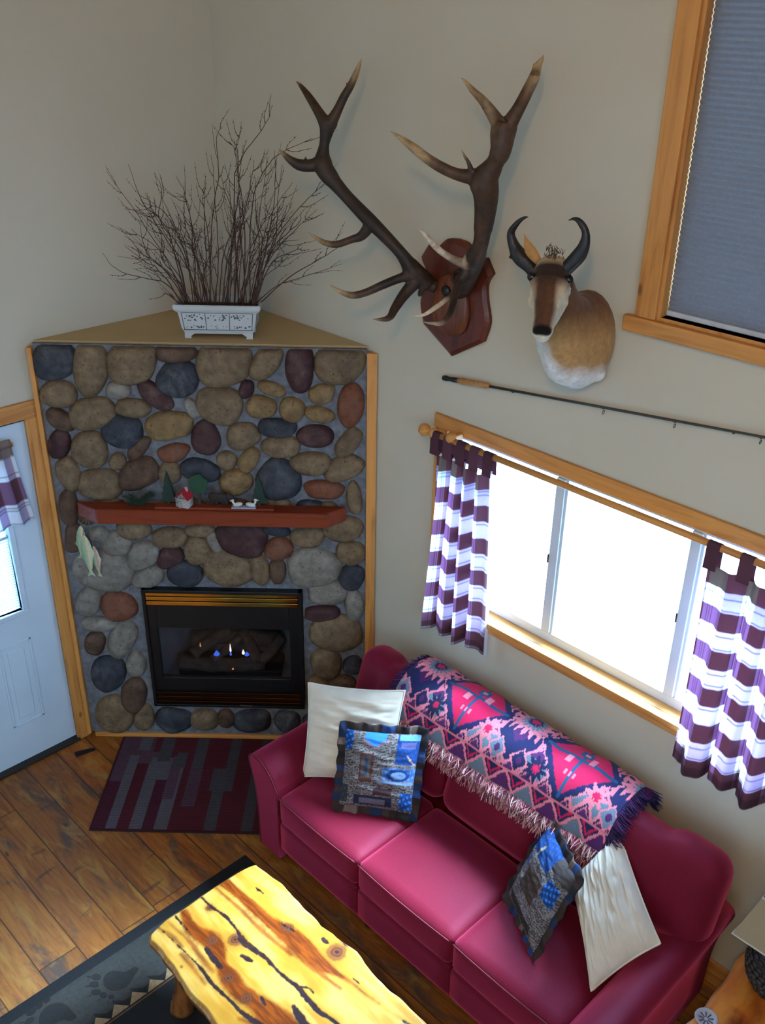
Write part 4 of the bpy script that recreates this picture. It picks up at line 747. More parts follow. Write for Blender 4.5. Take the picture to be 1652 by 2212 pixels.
obj('antler', antler('RIGHT_ANTLER', (1.76, -.045, 2.83), ((1.86, -.15, 2.935), (.3, -.5, .6)), {0: (9, .55), 1: (.3, .5), 2: (.2, .45), 3: (0, .5), 4: (.1, .35), 5: (.2, .3), 6: (.05, .5, 'b'), 7: (.55, .1, 'b'), 8: (.2, .4, 'b')}), M_ANTLER, an, True, label='right antler with paler brown upper tines')

# ================================================================== PRONGHORN HEAD
ph = thing('pronghorn_mount', 'tan and white pronghorn shoulder mount with black hooked horns on the wall', 'mounted head', (2.40, 0, 2.77))
bm = bmesh.new()
def sec(c, d, hw, hh, up=(0, 0, 1), side=None):
    d = Vector(d).normalized(); s = Vector(side) if side else d.cross(Vector(up)).normalized(); u = s.cross(d).normalized(); return (c, s * hw, u * hh)
HD = Vector((.127, -.21, -.155)).normalized(); HS = HD.cross(Vector((0, 0, 1))).normalized(); HU = HS.cross(HD).normalized()
P0 = Vector((2.452, -.345, 3.105)); P1 = Vector((2.572, -.54, 2.952)); HLn = (P1 - P0).length; HD = (P1 - P0).normalized(); HS = HD.cross(Vector((0, 0, 1))).normalized(); HU = HS.cross(HD).normalized()
loft(bm, [sec((2.395, -.003, 2.775), (0, -1, .1), .135, .19), sec((2.40, -.05, 2.775), (0, -1, .15), .14, .192), sec((2.405, -.11, 2.795), (.05, -1, .4), .132, .178), sec((2.415, -.18, 2.85), (.1, -1, .8), .108, .142),
          sec((2.425, -.24, 2.92), (.12, -.8, 1), .086, .112), sec((2.437, -.285, 2.99), (.15, -.6, 1), .072, .092), sec((2.446, -.315, 3.05), (.15, -.6, 1), .062, .076)], 26)
ball(bm, (2.405, -.085, 2.645), (.085, .07, .04), 16, 12); ball(bm, (2.475, -.04, 2.665), (.05, .035, .04)); ball(bm, (2.40, -.165, 2.735), (.065, .06, .075)); ball(bm, (2.46, -.06, 2.80), (.075, .07, .13))
hs = lambda t, up, hw, hh: (P0 + HD * HLn * t + HU * up, HS * hw, HU * hh)
loft(bm, [hs(-.2, -.012, .03, .03), hs(-.1, -.006, .054, .054), hs(.05, 0, .064, .062), hs(.22, -.004, .07, .062), hs(.36, -.01, .067, .06), hs(.5, -.016, .055, .055), hs(.64, -.018, .044, .048), hs(.8, -.016, .037, .041), hs(.92, -.014, .037, .037), hs(1.0, -.014, .031, .029), hs(1.04, -.014, .016, .015)], 24, 2.3)
loft(bm, [(P0 + HD * HLn * t_ + HS * sx_ - HU * up_, HS * w_, HU * h_) for t_, sx_, up_, w_, h_ in ((.08, -.012, .03, .04, .035), (.25, -.02, .042, .046, .045), (.45, -.02, .045, .043, .042), (.65, -.014, .042, .034, .032), (.82, -.006, .036, .028, .024), (.95, 0, .03, .022, .016))], 20)
for sg in (-1, 1):
    ball(bm, P0 + HD * HLn * .25 + HS * sg * .054 + HU * .026, (.022, .022, .018)); ball(bm, P0 + HD * HLn * .42 + HS * sg * .04 + HU * -.028, (.03, .035, .03))
    ball(bm, P0 + HD * HLn * 1.0 + HS * sg * .019 + HU * 0, .014, 10, 8)
ball(bm, P0 + HD * HLn * .95 - HU * .044, (.026, .028, .018), 12, 8)
me = remesh(bm, .0052, 7)
co = coords(me); rel = co - np.array(P0); t = rel @ np.array(HD) / HLn; sd = rel @ np.array(HS); uu = rel @ np.array(HU)
nz = np.array([noise.noise(Vector(p) * 14) for p in co]) * .02; nf = np.array([noise.noise(Vector((p[0] * 50, p[1] * 50, p[2] * 18))) for p in co])
tan = np.array(lin(176, 132, 82)[:3]); dtan = np.array(lin(106, 68, 38)[:3]); cream = np.array(lin(222, 206, 176)[:3]); white = np.array(lin(232, 228, 222)[:3]); dk = np.array(lin(52, 34, 24)[:3]); brown = np.array(lin(98, 62, 40)[:3]); blk = np.array(lin(16, 14, 14)[:3])
S = lambda x, a, b: np.clip((x - a) / (b - a), 0, 1)[:, None]
head = (t > -.3) & (np.linalg.norm(rel - np.outer(np.clip(t, 0, 1) * HLn, np.array(HD)), axis=1) < .098) & (co[:, 1] < -.30)
c = np.repeat(tan[None], len(co), 0)
c = c + (dtan - c) * S(co[:, 2] + nz, 2.82, 2.95)                                  # darker along the top of the neck
c = c + (white - c) * S(-co[:, 2] + nz * 1.5 - .25 * (co[:, 0] - 2.43), -2.76, -2.67)  # white brisket
thr = S(2.445 - .26 * (co[:, 2] - 2.75) - co[:, 0] + nz, -.018, .03)[:, 0] * np.clip((3.0 - co[:, 2]) / .06, 0, 1) * np.clip((-.03 - co[:, 1]) / .05, 0, 1)
c = c + (white - c) * thr[:, None]
# pale throat bars between tan
bar = np.exp(-((co[:, 0] - 2.405 - .28 * (co[:, 2] - 2.78)) / .012) ** 2) * (co[:, 2] > 2.7) * (co[:, 2] < 2.9); c = c + (cream - c) * (bar * .6)[:, None]
hc = np.repeat((cream * .9)[None], len(co), 0)
hc = hc + (tan - hc) * S(uu + nz, .0, .035) * .55
blaze = (S(-np.abs(sd - .006) + nz * .35, -.05, -.028) * S(uu, -.004, .014)) * S(t, .16, .3); hc = hc + (brown * .72 - hc) * blaze
hc = hc + (dk - hc) * np.clip(S(t, .0, .1) * S(-t, -.4, -.26) * S(uu, .0, .02), 0, 1)                                  # dark brow
hc = hc + (brown * 1.25 - hc) * (blaze * np.exp(-((sd + .01) / .012) ** 2)[:, None] * S(t, .3, .5)) * .55
nose = S(t, .925, .97) * S(uu, -.012, -.002); hc = hc + (blk - hc) * nose
mouth = np.exp(-((uu + .031) / .003) ** 2) * (t > .8); hc = hc + (blk - hc) * np.clip(mouth, 0, 1)[:, None] * .8
hc = hc + (cream * 1.0 - hc) * (S(-uu, .022, .034) * .9)
c[head] = hc[head]; c *= (1 + .16 * nf)[:, None]
paint(me, c); obj('head_and_neck', me, m_attr('pronghorn_hair', .9, .14, 60, .5, 160, sheen=.15, spec=.15), ph, True)
M_HORN = m_plain('black_horn', lin(26, 22, 22), .42, .35, 40, bump=.5, bscale=70)
for k in 'LR':
    bm = bmesh.new()
    P = spline(D['HORN_' + k], 8); tube(bm, P, [max(.0024, p[3] * 1.18) for p in P], 14); Q = spline(D['HORN_' + k + 'P'], 5); tube(bm, Q, [max(.002, p[3]) for p in Q], 10)
    o = obj('horn', remesh(bm, .004, 3), M_HORN, ph, True)
M_EYE = m_plain('dark_glass_eye', lin(10, 8, 8), .08, .05, 10)
for sg in (-1, 1): obj('eye', ball(bmesh.new(), P0 + HD * HLn * .245 + HS * sg * .063 + HU * .034, .0165, 14, 10), M_EYE, ph, True)
M_EAR = m_plain('ear_hair', lin(176, 122, 66), .9, .2, 40, bump=.3)
for sg in (-1, 1):
    b0 = P0 + HD * HLn * -.05 + HS * sg * .052 + HU * .02; tip = b0 + HS * sg * .055 + HU * .085 - HD * .045
    bm = bmesh.new(); P = spline([b0, (b0 + tip) / 2 + HS * sg * .008, tip], 6); ax = (tip - b0).normalized(); s_ = ax.cross(HD).normalized(); f_ = s_.cross(ax)
    loft(bm, [(Vector(p), s_ * w, f_ * w * .35) for p, w in zip(P, (.014, .017, .02, .022, .0225, .022, .02, .017, .0135, .0095, .006, .0035, .001))], 12); obj('ear', bm, M_EAR, ph, True)
bm = bmesh.new(); q = P0 + HD * HLn * -.08 + HU * .056
for k in range(60):
    a = Vector((random.gauss(0, .018), random.gauss(0, .014), 0)); p = q + HS * a.x + HD * a.y; tube(bm, [p, p + HU * random.uniform(.008, .022) + HS * random.gauss(0, .008) - HD * random.uniform(0, .015)], [.0016, .0005], 4, False)
obj('forelock', bm, m_plain('forelock_hair', lin(78, 62, 40), .9), ph, True, kind='stuff')

# ================================================================== FISHING ROD
A0, A1 = Vector((1.684, -.03, 2.425)), Vector((3.187, -.03, 2.612)); dv = (A1 - A0).normalized()
fr = thing('fishing_rod', 'long dark fly rod with cork grip hung slanting on the wall', 'fishing rod', A0)
at = lambda d: A0 + dv * d
M_ROD = m_plain('dark_rod_blank', lin(60, 58, 52), .35, .1, 20); M_CORK = m_plain('cork', lin(176, 126, 76), .85, .25, 50, bump=.3)
obj('reel_seat', lathe(bmesh.new(), [(0, 0), (.012, 0), (.0125, .02), (.0105, .024), (.0105, .05), (.0115, .055), (.0115, .085), (0, .09)], 16), m_plain('reel_seat_black', lin(22, 20, 22), .35), fr)
fr.children[0].rotation_euler = dv.to_track_quat('Z', 'Y').to_euler()
bm = bmesh.new(); tube(bm, [at(.088), at(.11), at(.18), at(.25), at(.272)], [.0115, .0145, .0125, .0135, .009], 16); obj('cork_grip', bm, M_CORK, fr, True)
obj('rod_blank', tube(bmesh.new(), [at(.27), at(.9), at(1.6), at(2.2)], [.0062, .0058, .0048, .0036], 10), M_ROD, fr, True)
for d in (.853, 1.166, 1.5, 1.85):
    p = at(d); bm = bmesh.new(); n_ = Vector((-dv.z, 0, dv.x)); tube(bm, [p - n_ * .006 + (dv * math.cos(a) * .3 + Vector((0, 1, 0)) * math.sin(a)) * .007 - n_ * (.014 + .008 * math.cos(2 * a) * 0 - .008 * math.cos(a)) for a in [2 * PI * k / 14 for k in range(14)]], .0014, 6, closed=True)
    tube(bm, [p - dv * .014, p - n_ * .008], .0014, 6); tube(bm, [p + dv * .014, p - n_ * .008], .0014, 6); obj('line_guide', bm, M_BLACK, fr, True)
for d in (.4, 1.4): p = at(d); obj('wall_hook', tube(bmesh.new(), [(p.x, -.001, p.z - .009), (p.x, -.03, p.z - .009), (p.x, -.038, p.z - .003)], .002, 6), M_BLACK, fr, True)

# ================================================================== CURTAINS
RY, RZ = -.09, 2.172
rd = thing('curtain_rod', 'turned pine curtain rod with ball finial above the sofa window', 'curtain rod', (2.65, RY, RZ))
obj('rod_pole', tube(bmesh.new(), [(1.70, RY, RZ), (3.72, RY, RZ)], .0145, 16), M_PINEX, rd, True)
for sg, x in ((-1, 1.70), (1, 3.72)):
    pf = [(.0155, 0), (.024, .006), (.024, .016), (.013, .026), (.015, .034), (.027, .05), (.031, .066), (.026, .083), (.013, .093), (0, .096)]
    obj('finial', lathe(bmesh.new(), [(r, h * sg) for r, h in pf], 20, (x, RY, RZ), 'x'), M_PINEX, rd, True)
for x in (1.80, 3.60): 
    bm = bb(bmesh.new(), x - .014, x + .014, RY - .01, -.021, RZ - .012, RZ + .02, .005); ball(bm, (x, RY, RZ + .012), .027, 14, 10); obj('rod_bracket', bm, M_PINE, rd, True)
brn = np.array(lin(104, 70, 80)[:3]); lav = np.array(lin(184, 168, 194)[:3]); wht = np.array(lin(232, 234, 240)[:3]); hemc = np.array(lin(120, 104, 98)[:3])
def plaid(u, v, pu=.17, pv=.172, ou=0, ov=0):
    a = ((u + ou) % pu) / pu; b = ((v + ov) % pv) / pv; wa = a < .46; wb = b < .48
    c = np.where((wa & wb)[:, None], brn, np.where((wa | wb)[:, None], lav * .9, wht))
    c = np.where((wb & ~wa)[:, None], np.array(lin(140, 108, 136)[:3]), c)
    for q, k in ((a, pu), (b, pv)):
        for s_ in (.56, .61, .66, .9, .95):
            c = np.where((np.abs(q - s_) * k < .0014)[:, None], c * .55, c)
    return c
M_CURT = m_attr('plaid_sheer', .9, .05, 200, 0, trans=.3)
def drape(name_, label, x0, x1, xb0, xb1, zb, ntab, folds, ou, seed, group, longedge=None, first=0.):
    t = thing('curtain', label, 'curtain', ((x0 + x1) / 2, RY, RZ), group=group)
    zt = RZ - .075; nu, nv = 220, 150; amp = .044 if first == 0 else .036
    def f(u, v):
        w = u * folds * 2 * PI + seed; e = (.45 + .55 * v) if first == 0 else (.35 + .65 * v)
        g = math.sin(w) + .3 * math.sin(2.3 * w + 1.3 + v)
        if u < first: g *= u / first
        x = (x0 + (x1 - x0) * u) * (1 - v) + (xb0 + (xb1 - xb0) * u) * v + .012 * math.cos(w) * e
        y = RY - .004 + amp * e * g + .012 * math.sin(3 * v + u * 6)
        z = zt + (zb - zt) * v - .02 * math.sin(u * folds * PI + seed) * v
        if ntab: z -= .012 * (1 - v) ** 8 * (1 - math.cos(2 * PI * u * (ntab - 1))) / 2 * 1.2
        if longedge and u > .94: z -= longedge * v * ((u - .94) / .06)
        return (x, min(y, -.028), z)
    bm = bmesh.new(); grid(bm, f, nu, nv); me = bpy.data.meshes.new('c'); bm.to_mesh(me); bm.free(); co = coords(me)
    uu = np.repeat(np.arange(nu + 1) / nu, nv + 1); vv = np.tile(np.arange(nv + 1) / nv, nu + 1)
    pos = co.reshape(nu + 1, nv + 1, 3); arc = np.zeros((nu + 1, nv + 1)); arc[1:] = np.cumsum(np.linalg.norm(np.diff(pos, axis=0), axis=2), 0); arc = np.repeat(arc[:, nv // 2][:, None], nv + 1, 1).ravel()
    c = plaid(arc, vv * (zt - zb), ou=ou)
    hm = vv * (zt - zb) < .085; c[hm] = np.where((((arc[hm] + ou) % .17) < .085)[:, None], brn * 1.15, hemc)
    bt = vv * (zt - zb) > (zt - zb) - .045; c[bt] = c[bt] * .45 + brn * .3
    if longedge: c[uu > .975] = wht
    paint(me, c); obj('drape_panel', me, M_CURT, t, True)
    for k in range(ntab):
        u = (k + .12) / (ntab - .76); x = x0 + (x1 - x0) * u; hw = .026
        bm = bmesh.new(); P = [(zt - .02, RY - .02)] + [(RZ + .0172 * math.sin(a), RY - .0172 * math.cos(a)) for a in [PI * q / 8 - .0 for q in range(9)]] + [(zt - .02, RY + .02)]
        for (z_, y_), (z2, y2) in zip(P, P[1:]):
            a, b_, c_, d_ = [bm.verts.new(p) for p in ((x - hw, y_, z_), (x + hw, y_, z_), (x + hw, y2, z2), (x - hw, y2, z2))]; fc = bm.faces.new((a, b_, c_, d_)); fc.smooth = True
        bmesh.ops.remove_doubles(bm, verts=bm.verts, dist=1e-5); me = bpy.data.meshes.new('tab'); bm.to_mesh(me); bm.free(); paint(me, np.repeat((brn * (.85 + .2 * (k % 2)))[None], len(me.vertices), 0)); obj('tab_loop', me, M_CURT, t, True)
drape('l', 'brown and white plaid tab curtain bunched at the left end of the rod', 1.705, 2.04, 1.665, 2.055, 1.14, 5, 4.2, .03, .4, 'plaid tab curtains', longedge=.055)
drape('r', 'plaid tab curtain partly spread over the right end of the big window', 3.10, 3.66, 3.10, 3.66, 1.15, 5, 4.6, .072, -.6, 'plaid tab curtains', first=.22)
# short valance on the door
t = thing('door_valance', 'short plaid valance gathered on a small rod across the white door', 'curtain', (.025, -1.72, 1.97))
nu, nv = 150, 60; vz0, vz1 = 1.985, 1.525; VY = (-2.06, -1.375)
def f(u, v):
    w = u * 7 * 2 * PI; s_ = .0 if v < .0 else 1; fl = .3 + .7 * v
    y = VY[0] + (VY[1] - VY[0]) * u + (.055 * (u - .5) * 2 * v ** 1.3); x = .032 + .013 * math.sin(w) * fl + .012 * v
    if v < .1: x += .014 * math.sin(v * 10 * PI)
    return (max(x, .012 if v < .9 else .016), y, vz0 + (vz1 - vz0) * v - .012 * math.sin(u * 7 * PI) ** 2 * v)
bm = bmesh.new(); grid(bm, f, nu, nv); me = bpy.data.meshes.new('v'); bm.to_mesh(me); bm.free(); uu = np.repeat(np.arange(nu + 1) / nu, nv + 1); vv = np.tile(np.arange(nv + 1) / nv, nu + 1)
c = plaid(uu * 1.3, vv * .46, pv=.27, ov=.06); hm = vv < .2; c[hm] = np.where(((uu[hm] * 1.3 % .17) < .09)[:, None], hemc * 1.5, hemc * 1.1); paint(me, c); obj('valance_fabric', me, M_CURT, t, True)
obj('valance_rod', tube(bmesh.new(), [(.034, VY[0] - .01, 1.955), (.034, VY[1] + .005, 1.955)], .006, 8), M_BRASS, t, True)
for y in (VY[0] - .01, VY[1] + .005): obj('rod_hook', bb(bmesh.new(), -.014, .04, y - .006, y + .006, 1.945, 1.965), M_BRASS, t, True)
# ================================================================== SOFA
def mk_sofa():
    t = NT('crimson_upholstery'); v = t.coord(); n1 = t.noise(v, 260, 2); n2 = t.noise(v, 3.5, 3)
    c = t.ramp(n2, [(.3, lin(94, 11, 24)), (.7, lin(106, 14, 30))]); c = t.mix(1, c, t.ramp(n1, [(.35, G(.82)), (.65, G(1.1))]), 'MULTIPLY')
    t.set(Base_Color=c, Roughness=.6); t.put(t.bsdf, 'Specular IOR Level', .4); t.put(t.bsdf, 'Specular Tint', lin(255, 150, 190)); t.put(t.bsdf, 'Sheen Weight', .9); t.put(t.bsdf, 'Sheen Roughness', .5); t.put(t.bsdf, 'Sheen Tint', lin(240, 90, 130))
    t.bump(n1, .25, .002); return t.m
M_SOFA = mk_sofa(); M_PIPE = m_plain('crimson_piping', lin(104, 18, 36), .7)
CXS = 2.4425; XL, XRr = 1.37, 3.515; SX = [1.588, 2.155, 2.735, 3.302]
so = thing('sofa', 'three-seat crimson fabric sofa under the big window', 'sofa', (CXS, -.55, 0))
bm = bmesh.new(); bb(bm, 1.44, 3.445, -.965, -.14, .05, .3, .02); obj('base_frame', bm, M_SOFA, so, True)
def arm(sg):
    pr = [(.055, .045), (.05, .3), (.028, .46), (.0, .545), (-.002, .585), (.02, .612), (.06, .618), (.11, .6), (.165, .555), (.2, .5), (.214, .44), (.216, .045)]
    x0 = XL if sg > 0 else XRr; pr = [tuple(p) for p in spline(pr, 3)]
    bm = bmesh.new(); Y = [-1.0, -.995, -.985, -.93, -.6, -.3, -.115]; sh = [.93, .985, 1, 1, 1, 1.01, 1.02]; c = (.12, .33)
    rings = [[bm.verts.new((x0 + sg * (c[0] + (x - c[0]) * k), y, c[1] + (z - c[1]) * (k if z > c[1] else 1) * 1.0)) for x, z in pr] for y, k in zip(Y, sh)]
    for a, b in zip(rings, rings[1:]):
        for k in range(len(pr)): f_ = bm.faces.new((a[k], a[(k + 1) % len(pr)], b[(k + 1) % len(pr)], b[k])); f_.smooth = True
    bm.faces.new(rings[0]); bm.faces.new(rings[-1]); o = obj('arm', bm, M_SOFA, so, True)
    obj('arm_piping', tube(bmesh.new(), [(x0 + sg * x, -.999, z) for x, z in pr[:-2]], .0035, 6), M_PIPE, o)
for sg in (1, -1): arm(sg)
bm = bb(bmesh.new(), 1.46, 3.425, -.2, -.1, .05, .8, .03); obj('back_frame', bm, M_SOFA, so, True)
for i in range(3):
    x0, x1 = SX[i], SX[i + 1]
    bm = rounded(((x0 + x1) / 2, -.735, .385), ((x1 - x0) / 2 - .002, .268, .085), .03, 14, (.004, .012, .022)); o = obj('seat_cushion', bm, M_SOFA, so, True)
    P = [(x, -1.002 - .008 * (1 - ((x - (x0 + x1) / 2) / ((x1 - x0) / 2)) ** 2), .462) for x in np.linspace(x0 + .012, x1 - .012, 24)]; obj('cushion_piping', tube(bmesh.new(), P, .0034, 6), M_PIPE, o)
    bm = rounded(((x0 + x1) / 2, -.985, .205), ((x1 - x0) / 2 - .002, .014, .092), .012, 6); obj('front_panel', bm, M_SOFA, so, True)
RB = Matrix.Rotation(-.3, 3, 'X')
for i in range(3):
    x0, x1 = SX[i], SX[i + 1]; bm = bmesh.new()
    tilt = lambda p: Vector((p.x, p.y, p.z))
    rounded(((x0 + x1) / 2, -.315, .675), ((x1 - x0) / 2 + .004, .1, .255), .08, 14, (0, .018, .012), bm, RB)
    if i != 1:
        sg = -1 if i == 0 else 1; xe = 1.445 if i == 0 else 3.495; xi = x0 if i == 0 else x1
        rounded(((xe + xi) / 2 - sg * .04, -.275, .73), (abs(xe - xi) / 2 + .055, .1, .215), .085, 10, (0, .01, .01), bm, RB)
    else: pass
    if i == 1: o = obj('back_cushion', bm, M_SOFA, so, True)
    else: o = obj('back_cushion', remesh(bm, .014, 8), M_SOFA, so, True)
for x in (1.5, 3.385):
    for y in (-.93, -.2): obj('foot', lathe(bmesh.new(), [(.022, 0), (.03, .05)], 12, (x, y, 0)), M_TRUNK, so, True)

# ================================================================== THROW ON THE SOFA BACK
navy = np.array(lin(28, 30, 78)[:3]); pink = np.array(lin(232, 128, 142)[:3]); crim = np.array(lin(208, 22, 78)[:3]); purp = np.array(lin(84, 34, 92)[:3]); teal = np.array(lin(112, 128, 146)[:3]); tq = np.array(lin(30, 84, 118)[:3])
def kilim(u, v):
    q = .0055; u = np.floor(u / q) * q; v = np.floor(v / q) * q; PU = .6; p = (u + .06) % PU
    c = np.repeat(purp[None], len(u), 0)
    def diamond(cu, cv, ru, rv):
        d = np.abs((p - cu + PU / 2) % PU - PU / 2) / ru + np.abs(v - cv) / rv; return d
    def put(m, col):
        c[m] = col
    zig = np.abs(((u + .03) % .1) - .05) / .05
    put(v > .2, navy); put((v > .2) & (v < .235 + .07 * zig), teal * .9); put((v > .2) & (np.abs(v - .225 - .07 * zig) < .012), pink); put((v > .2) & (np.abs(v - .26 - .07 * zig) < .01), pink * .8)
    put((v > .262 + .06 * zig) & (v > .2), purp)
    d = diamond(.15, .09, .2, .2); put(d < 1, pink * .9); put(d < .93, navy); put((d < .5) & (v > .13), purp * .8)
    d2 = diamond(.45, .1, .19, .19); st = (np.floor(p / .022) % 2) * .012
    put(d2 < 1.16, pink); put(d2 < 1.08 + st * 5, navy); put(d2 < .98, crim); put((d2 < .98) & (d2 > .9), navy * 1.2)
    put((np.abs(p - .45) < .008) & (d2 < .98), tq); put((np.abs(v - .1) < .007) & (d2 < .98), tq)
    for cu, cv in ((.4, .12), (.5, .08)): put((np.abs(p - cu) < .012) & (np.abs(v - cv) < .02), pink)
    put((np.abs(p - .45) < .034) & (np.abs(v - .185) < .01) & (np.floor(p / .011) % 2 == 0), pink); put((np.abs(p - .45) < .03) & (np.abs(v - .055) < .02), tq); put((np.abs(p - .45) < .016) & (np.abs(v - .055) < .01), pink)
    put((d2 > 1.18) & (d2 < 1.42) & (np.floor(p / .018) % 2 == 0) & (v < .17), pink * .85)
    def star(cu, cv, r0, teeth, nt, cols):
        du = (p - cu + PU / 2) % PU - PU / 2; dv_ = v - cv; r = np.hypot(du, dv_); a = np.arctan2(dv_, du); tw = np.abs(((a * nt / (2 * PI)) % 1) - .5) * 2
        for k, col in cols: put(r < (r0 + teeth * tw) * k, col)
    star(.15, .045, .07, .045, 16, ((1, pink), (.6, teal), (.34, navy), (.2, crim)))
    star(.0, .2, .03, .03, 8, ((1, pink), (.42, crim))); star(.3, .235, .03, .032, 10, ((1, navy * .7), (.36, crim)))
    for cu in (.09, .21): star(cu, .25, .0, .0, 4, ()); dd = diamond(cu, .245, .05, .055); put(dd < 1, pink); put(dd < .82, teal if cu < .15 else navy); put(dd < .35, purp)
    z2 = np.abs(((u + .0) % .13) - .065) / .065; e_ = v - .30 - .075 * z2; cell = np.floor(u / .13) % 2
    put(v > .30, navy); put((e_ > 0) & (cell == 0), teal * .8); put((e_ > 0) & (cell == 1), purp); put((v > .30) & (np.abs(e_) < .009), pink); put((v > .30) & (np.abs(e_ + .03) < .007), crim); put((v > .293) & (v < .303), pink * .8); put(v > .4, purp * .9)
    return c
TX0, TX1 = 1.775, 3.035
# path over the back of the sofa: (y, z) from behind the top down to the front
path = spline([(-.075, .80), (-.078, .87), (-.10, .928), (-.16, .957), (-.235, .962), (-.305, .942), (-.365, .893), (-.41, .825), (-.432, .76)], 10); path = np.array(path)
pl_ = np.concatenate([[0], np.cumsum(np.linalg.norm(np.diff(path, axis=0), axis=1))]); LT = pl_[-1]
def thr(u, v, lift=0):
    s_ = v * LT; y = np.interp(s_, pl_, path[:, 0]); z = np.interp(s_, pl_, path[:, 1]); i = min(len(path) - 2, int(np.searchsorted(pl_, s_))); tg = path[min(i + 1, len(path) - 1)] - path[max(i - 1, 0)]; tg = tg / np.linalg.norm(tg)
    n_ = np.array((tg[1], -tg[0])); n_ = n_ if n_[1] > 0 or n_[0] < 0 else -n_
    x = TX0 + (TX1 - TX0) * u + .02 * (v - .5) * (1 if u > .5 else .4); h = .006 * math.sin(u * 23 + v * 3) * math.sin(v * 2.6) + .003 * math.sin(u * 61) + lift
    n_ = np.array((-abs(n_[0]) if v > .35 else n_[0], abs(n_[1]))); return Vector((x, y + n_[0] * h, z + n_[1] * h))
tb = thing('throw_blanket', 'pink, crimson and navy patterned throw with fringe draped over the sofa back', 'throw blanket', (2.4, -.2, .94))
nu, nv = 420, 130; bm = bmesh.new(); grid(bm, lambda u, v: thr(u, v, .012), nu, nv); me = bpy.data.meshes.new('t'); bm.to_mesh(me); bm.free()
uu = np.repeat(np.arange(nu + 1) / nu, nv + 1); vv = np.tile(np.arange(nv + 1) / nv, nu + 1)
c = kilim(uu * 1.26, (vv - .25) * LT * .96); paint(me, c); o = obj('woven_cloth', me, m_attr('woven_throw', .9, .18, 300, .3, 400, sheen=.1), tb, True); md = o.modifiers.new('thick', 'SOLIDIFY'); md.thickness = .008; md.offset = -1
M_FR = m_attr('throw_fringe', .9, .2, 80, 0)
def fringe(name, pts, L, n, cols, jit, drop):
    bm = bmesh.new(); cc = []
    for k in range(n):
        u = (k + random.random()) / n; p = Vector(pts(u)); d = Vector(drop(u)); d = (d + Vector((random.gauss(0, jit), random.gauss(0, jit * .6), random.gauss(0, jit * .5)))).normalized(); l = L * random.uniform(.65, 1.1); b0 = len(bm.verts)
        tube(bm, [p, p + d * l * .5 + Vector((0, -.004, .002)), p + d * l], [.0022, .0026, .0015], 4, False); col = cols[random.randrange(len(cols))] * random.uniform(.7, 1.2); cc += [col] * (len(bm.verts) - b0)
    me = bpy.data.meshes.new('f'); bm.to_mesh(me); bm.free(); paint(me, np.array(cc)); obj(name, me, M_FR, tb, True, kind='stuff')
bt = [np.array(lin(*q)[:3]) for q in ((216, 150, 156), (170, 108, 112), (120, 62, 78), (214, 190, 178), (96, 42, 70), (206, 124, 134))]
bn_ = [np.array(lin(*q)[:3]) for q in ((60, 40, 96), (36, 32, 78), (104, 40, 96), (28, 28, 60))]
fringe('fringe', lambda u: thr(u, 1.0, .014), .07, 900, bt, .35, lambda u: (.15, -.45, -.8))
fringe('fringe', lambda u: thr(u, .93, .017), .06, 900, bt, .35, lambda u: (.15, -.75, -.6))
fringe('fringe', lambda u: thr(1, .06 + .94 * u, .012), .07, 300, bn_, .3, lambda u: (1, -.15, -.3 if u > .35 else -.15))
fringe('fringe', lambda u: thr(0, .06 + .94 * u, .012), .05, 300, bn_, .3, lambda u: (-1, -.15, -.3 if u > .35 else -.15))

# ================================================================== PILLOWS
def cushion(BL, BR, TL_, TR_, th, n=70, pull=.06, wr=0., seed=0, flip=1, sag=0):
    BL, BR, TL_, TR_ = map(Vector, (BL, BR, TL_, TR_)); nrm = ((BR - BL).cross(TL_ - BL)).normalized() * flip
    def P(u, v, side):
        a, b = 2 * u - 1, 2 * v - 1; a2 = a * (1 - pull * (1 - b * b) * abs(a) ** 3); b2 = b * (1 - pull * (1 - a * a) * abs(b) ** 3); U, W = (a2 + 1) / 2, (b2 + 1) / 2
        p = BL * (1 - U) * (1 - W) + BR * U * (1 - W) + TL_ * (1 - U) * W + TR_ * U * W
        pf = max(0, (1 - abs(a) ** 2.6) * (1 - abs(b) ** 2.6)) ** .55; h = th * pf
        if wr and side > 0:
            h += wr * pf * (noise.noise(Vector((a * 1.6 + seed, b * 7 + .8 * math.sin(2 * a), seed))) * 1.2 + .5 * noise.noise(Vector((a * 4, b * 13, seed + 3))) - 0)
        p = p + nrm * h * side; return p
    return P, nrm
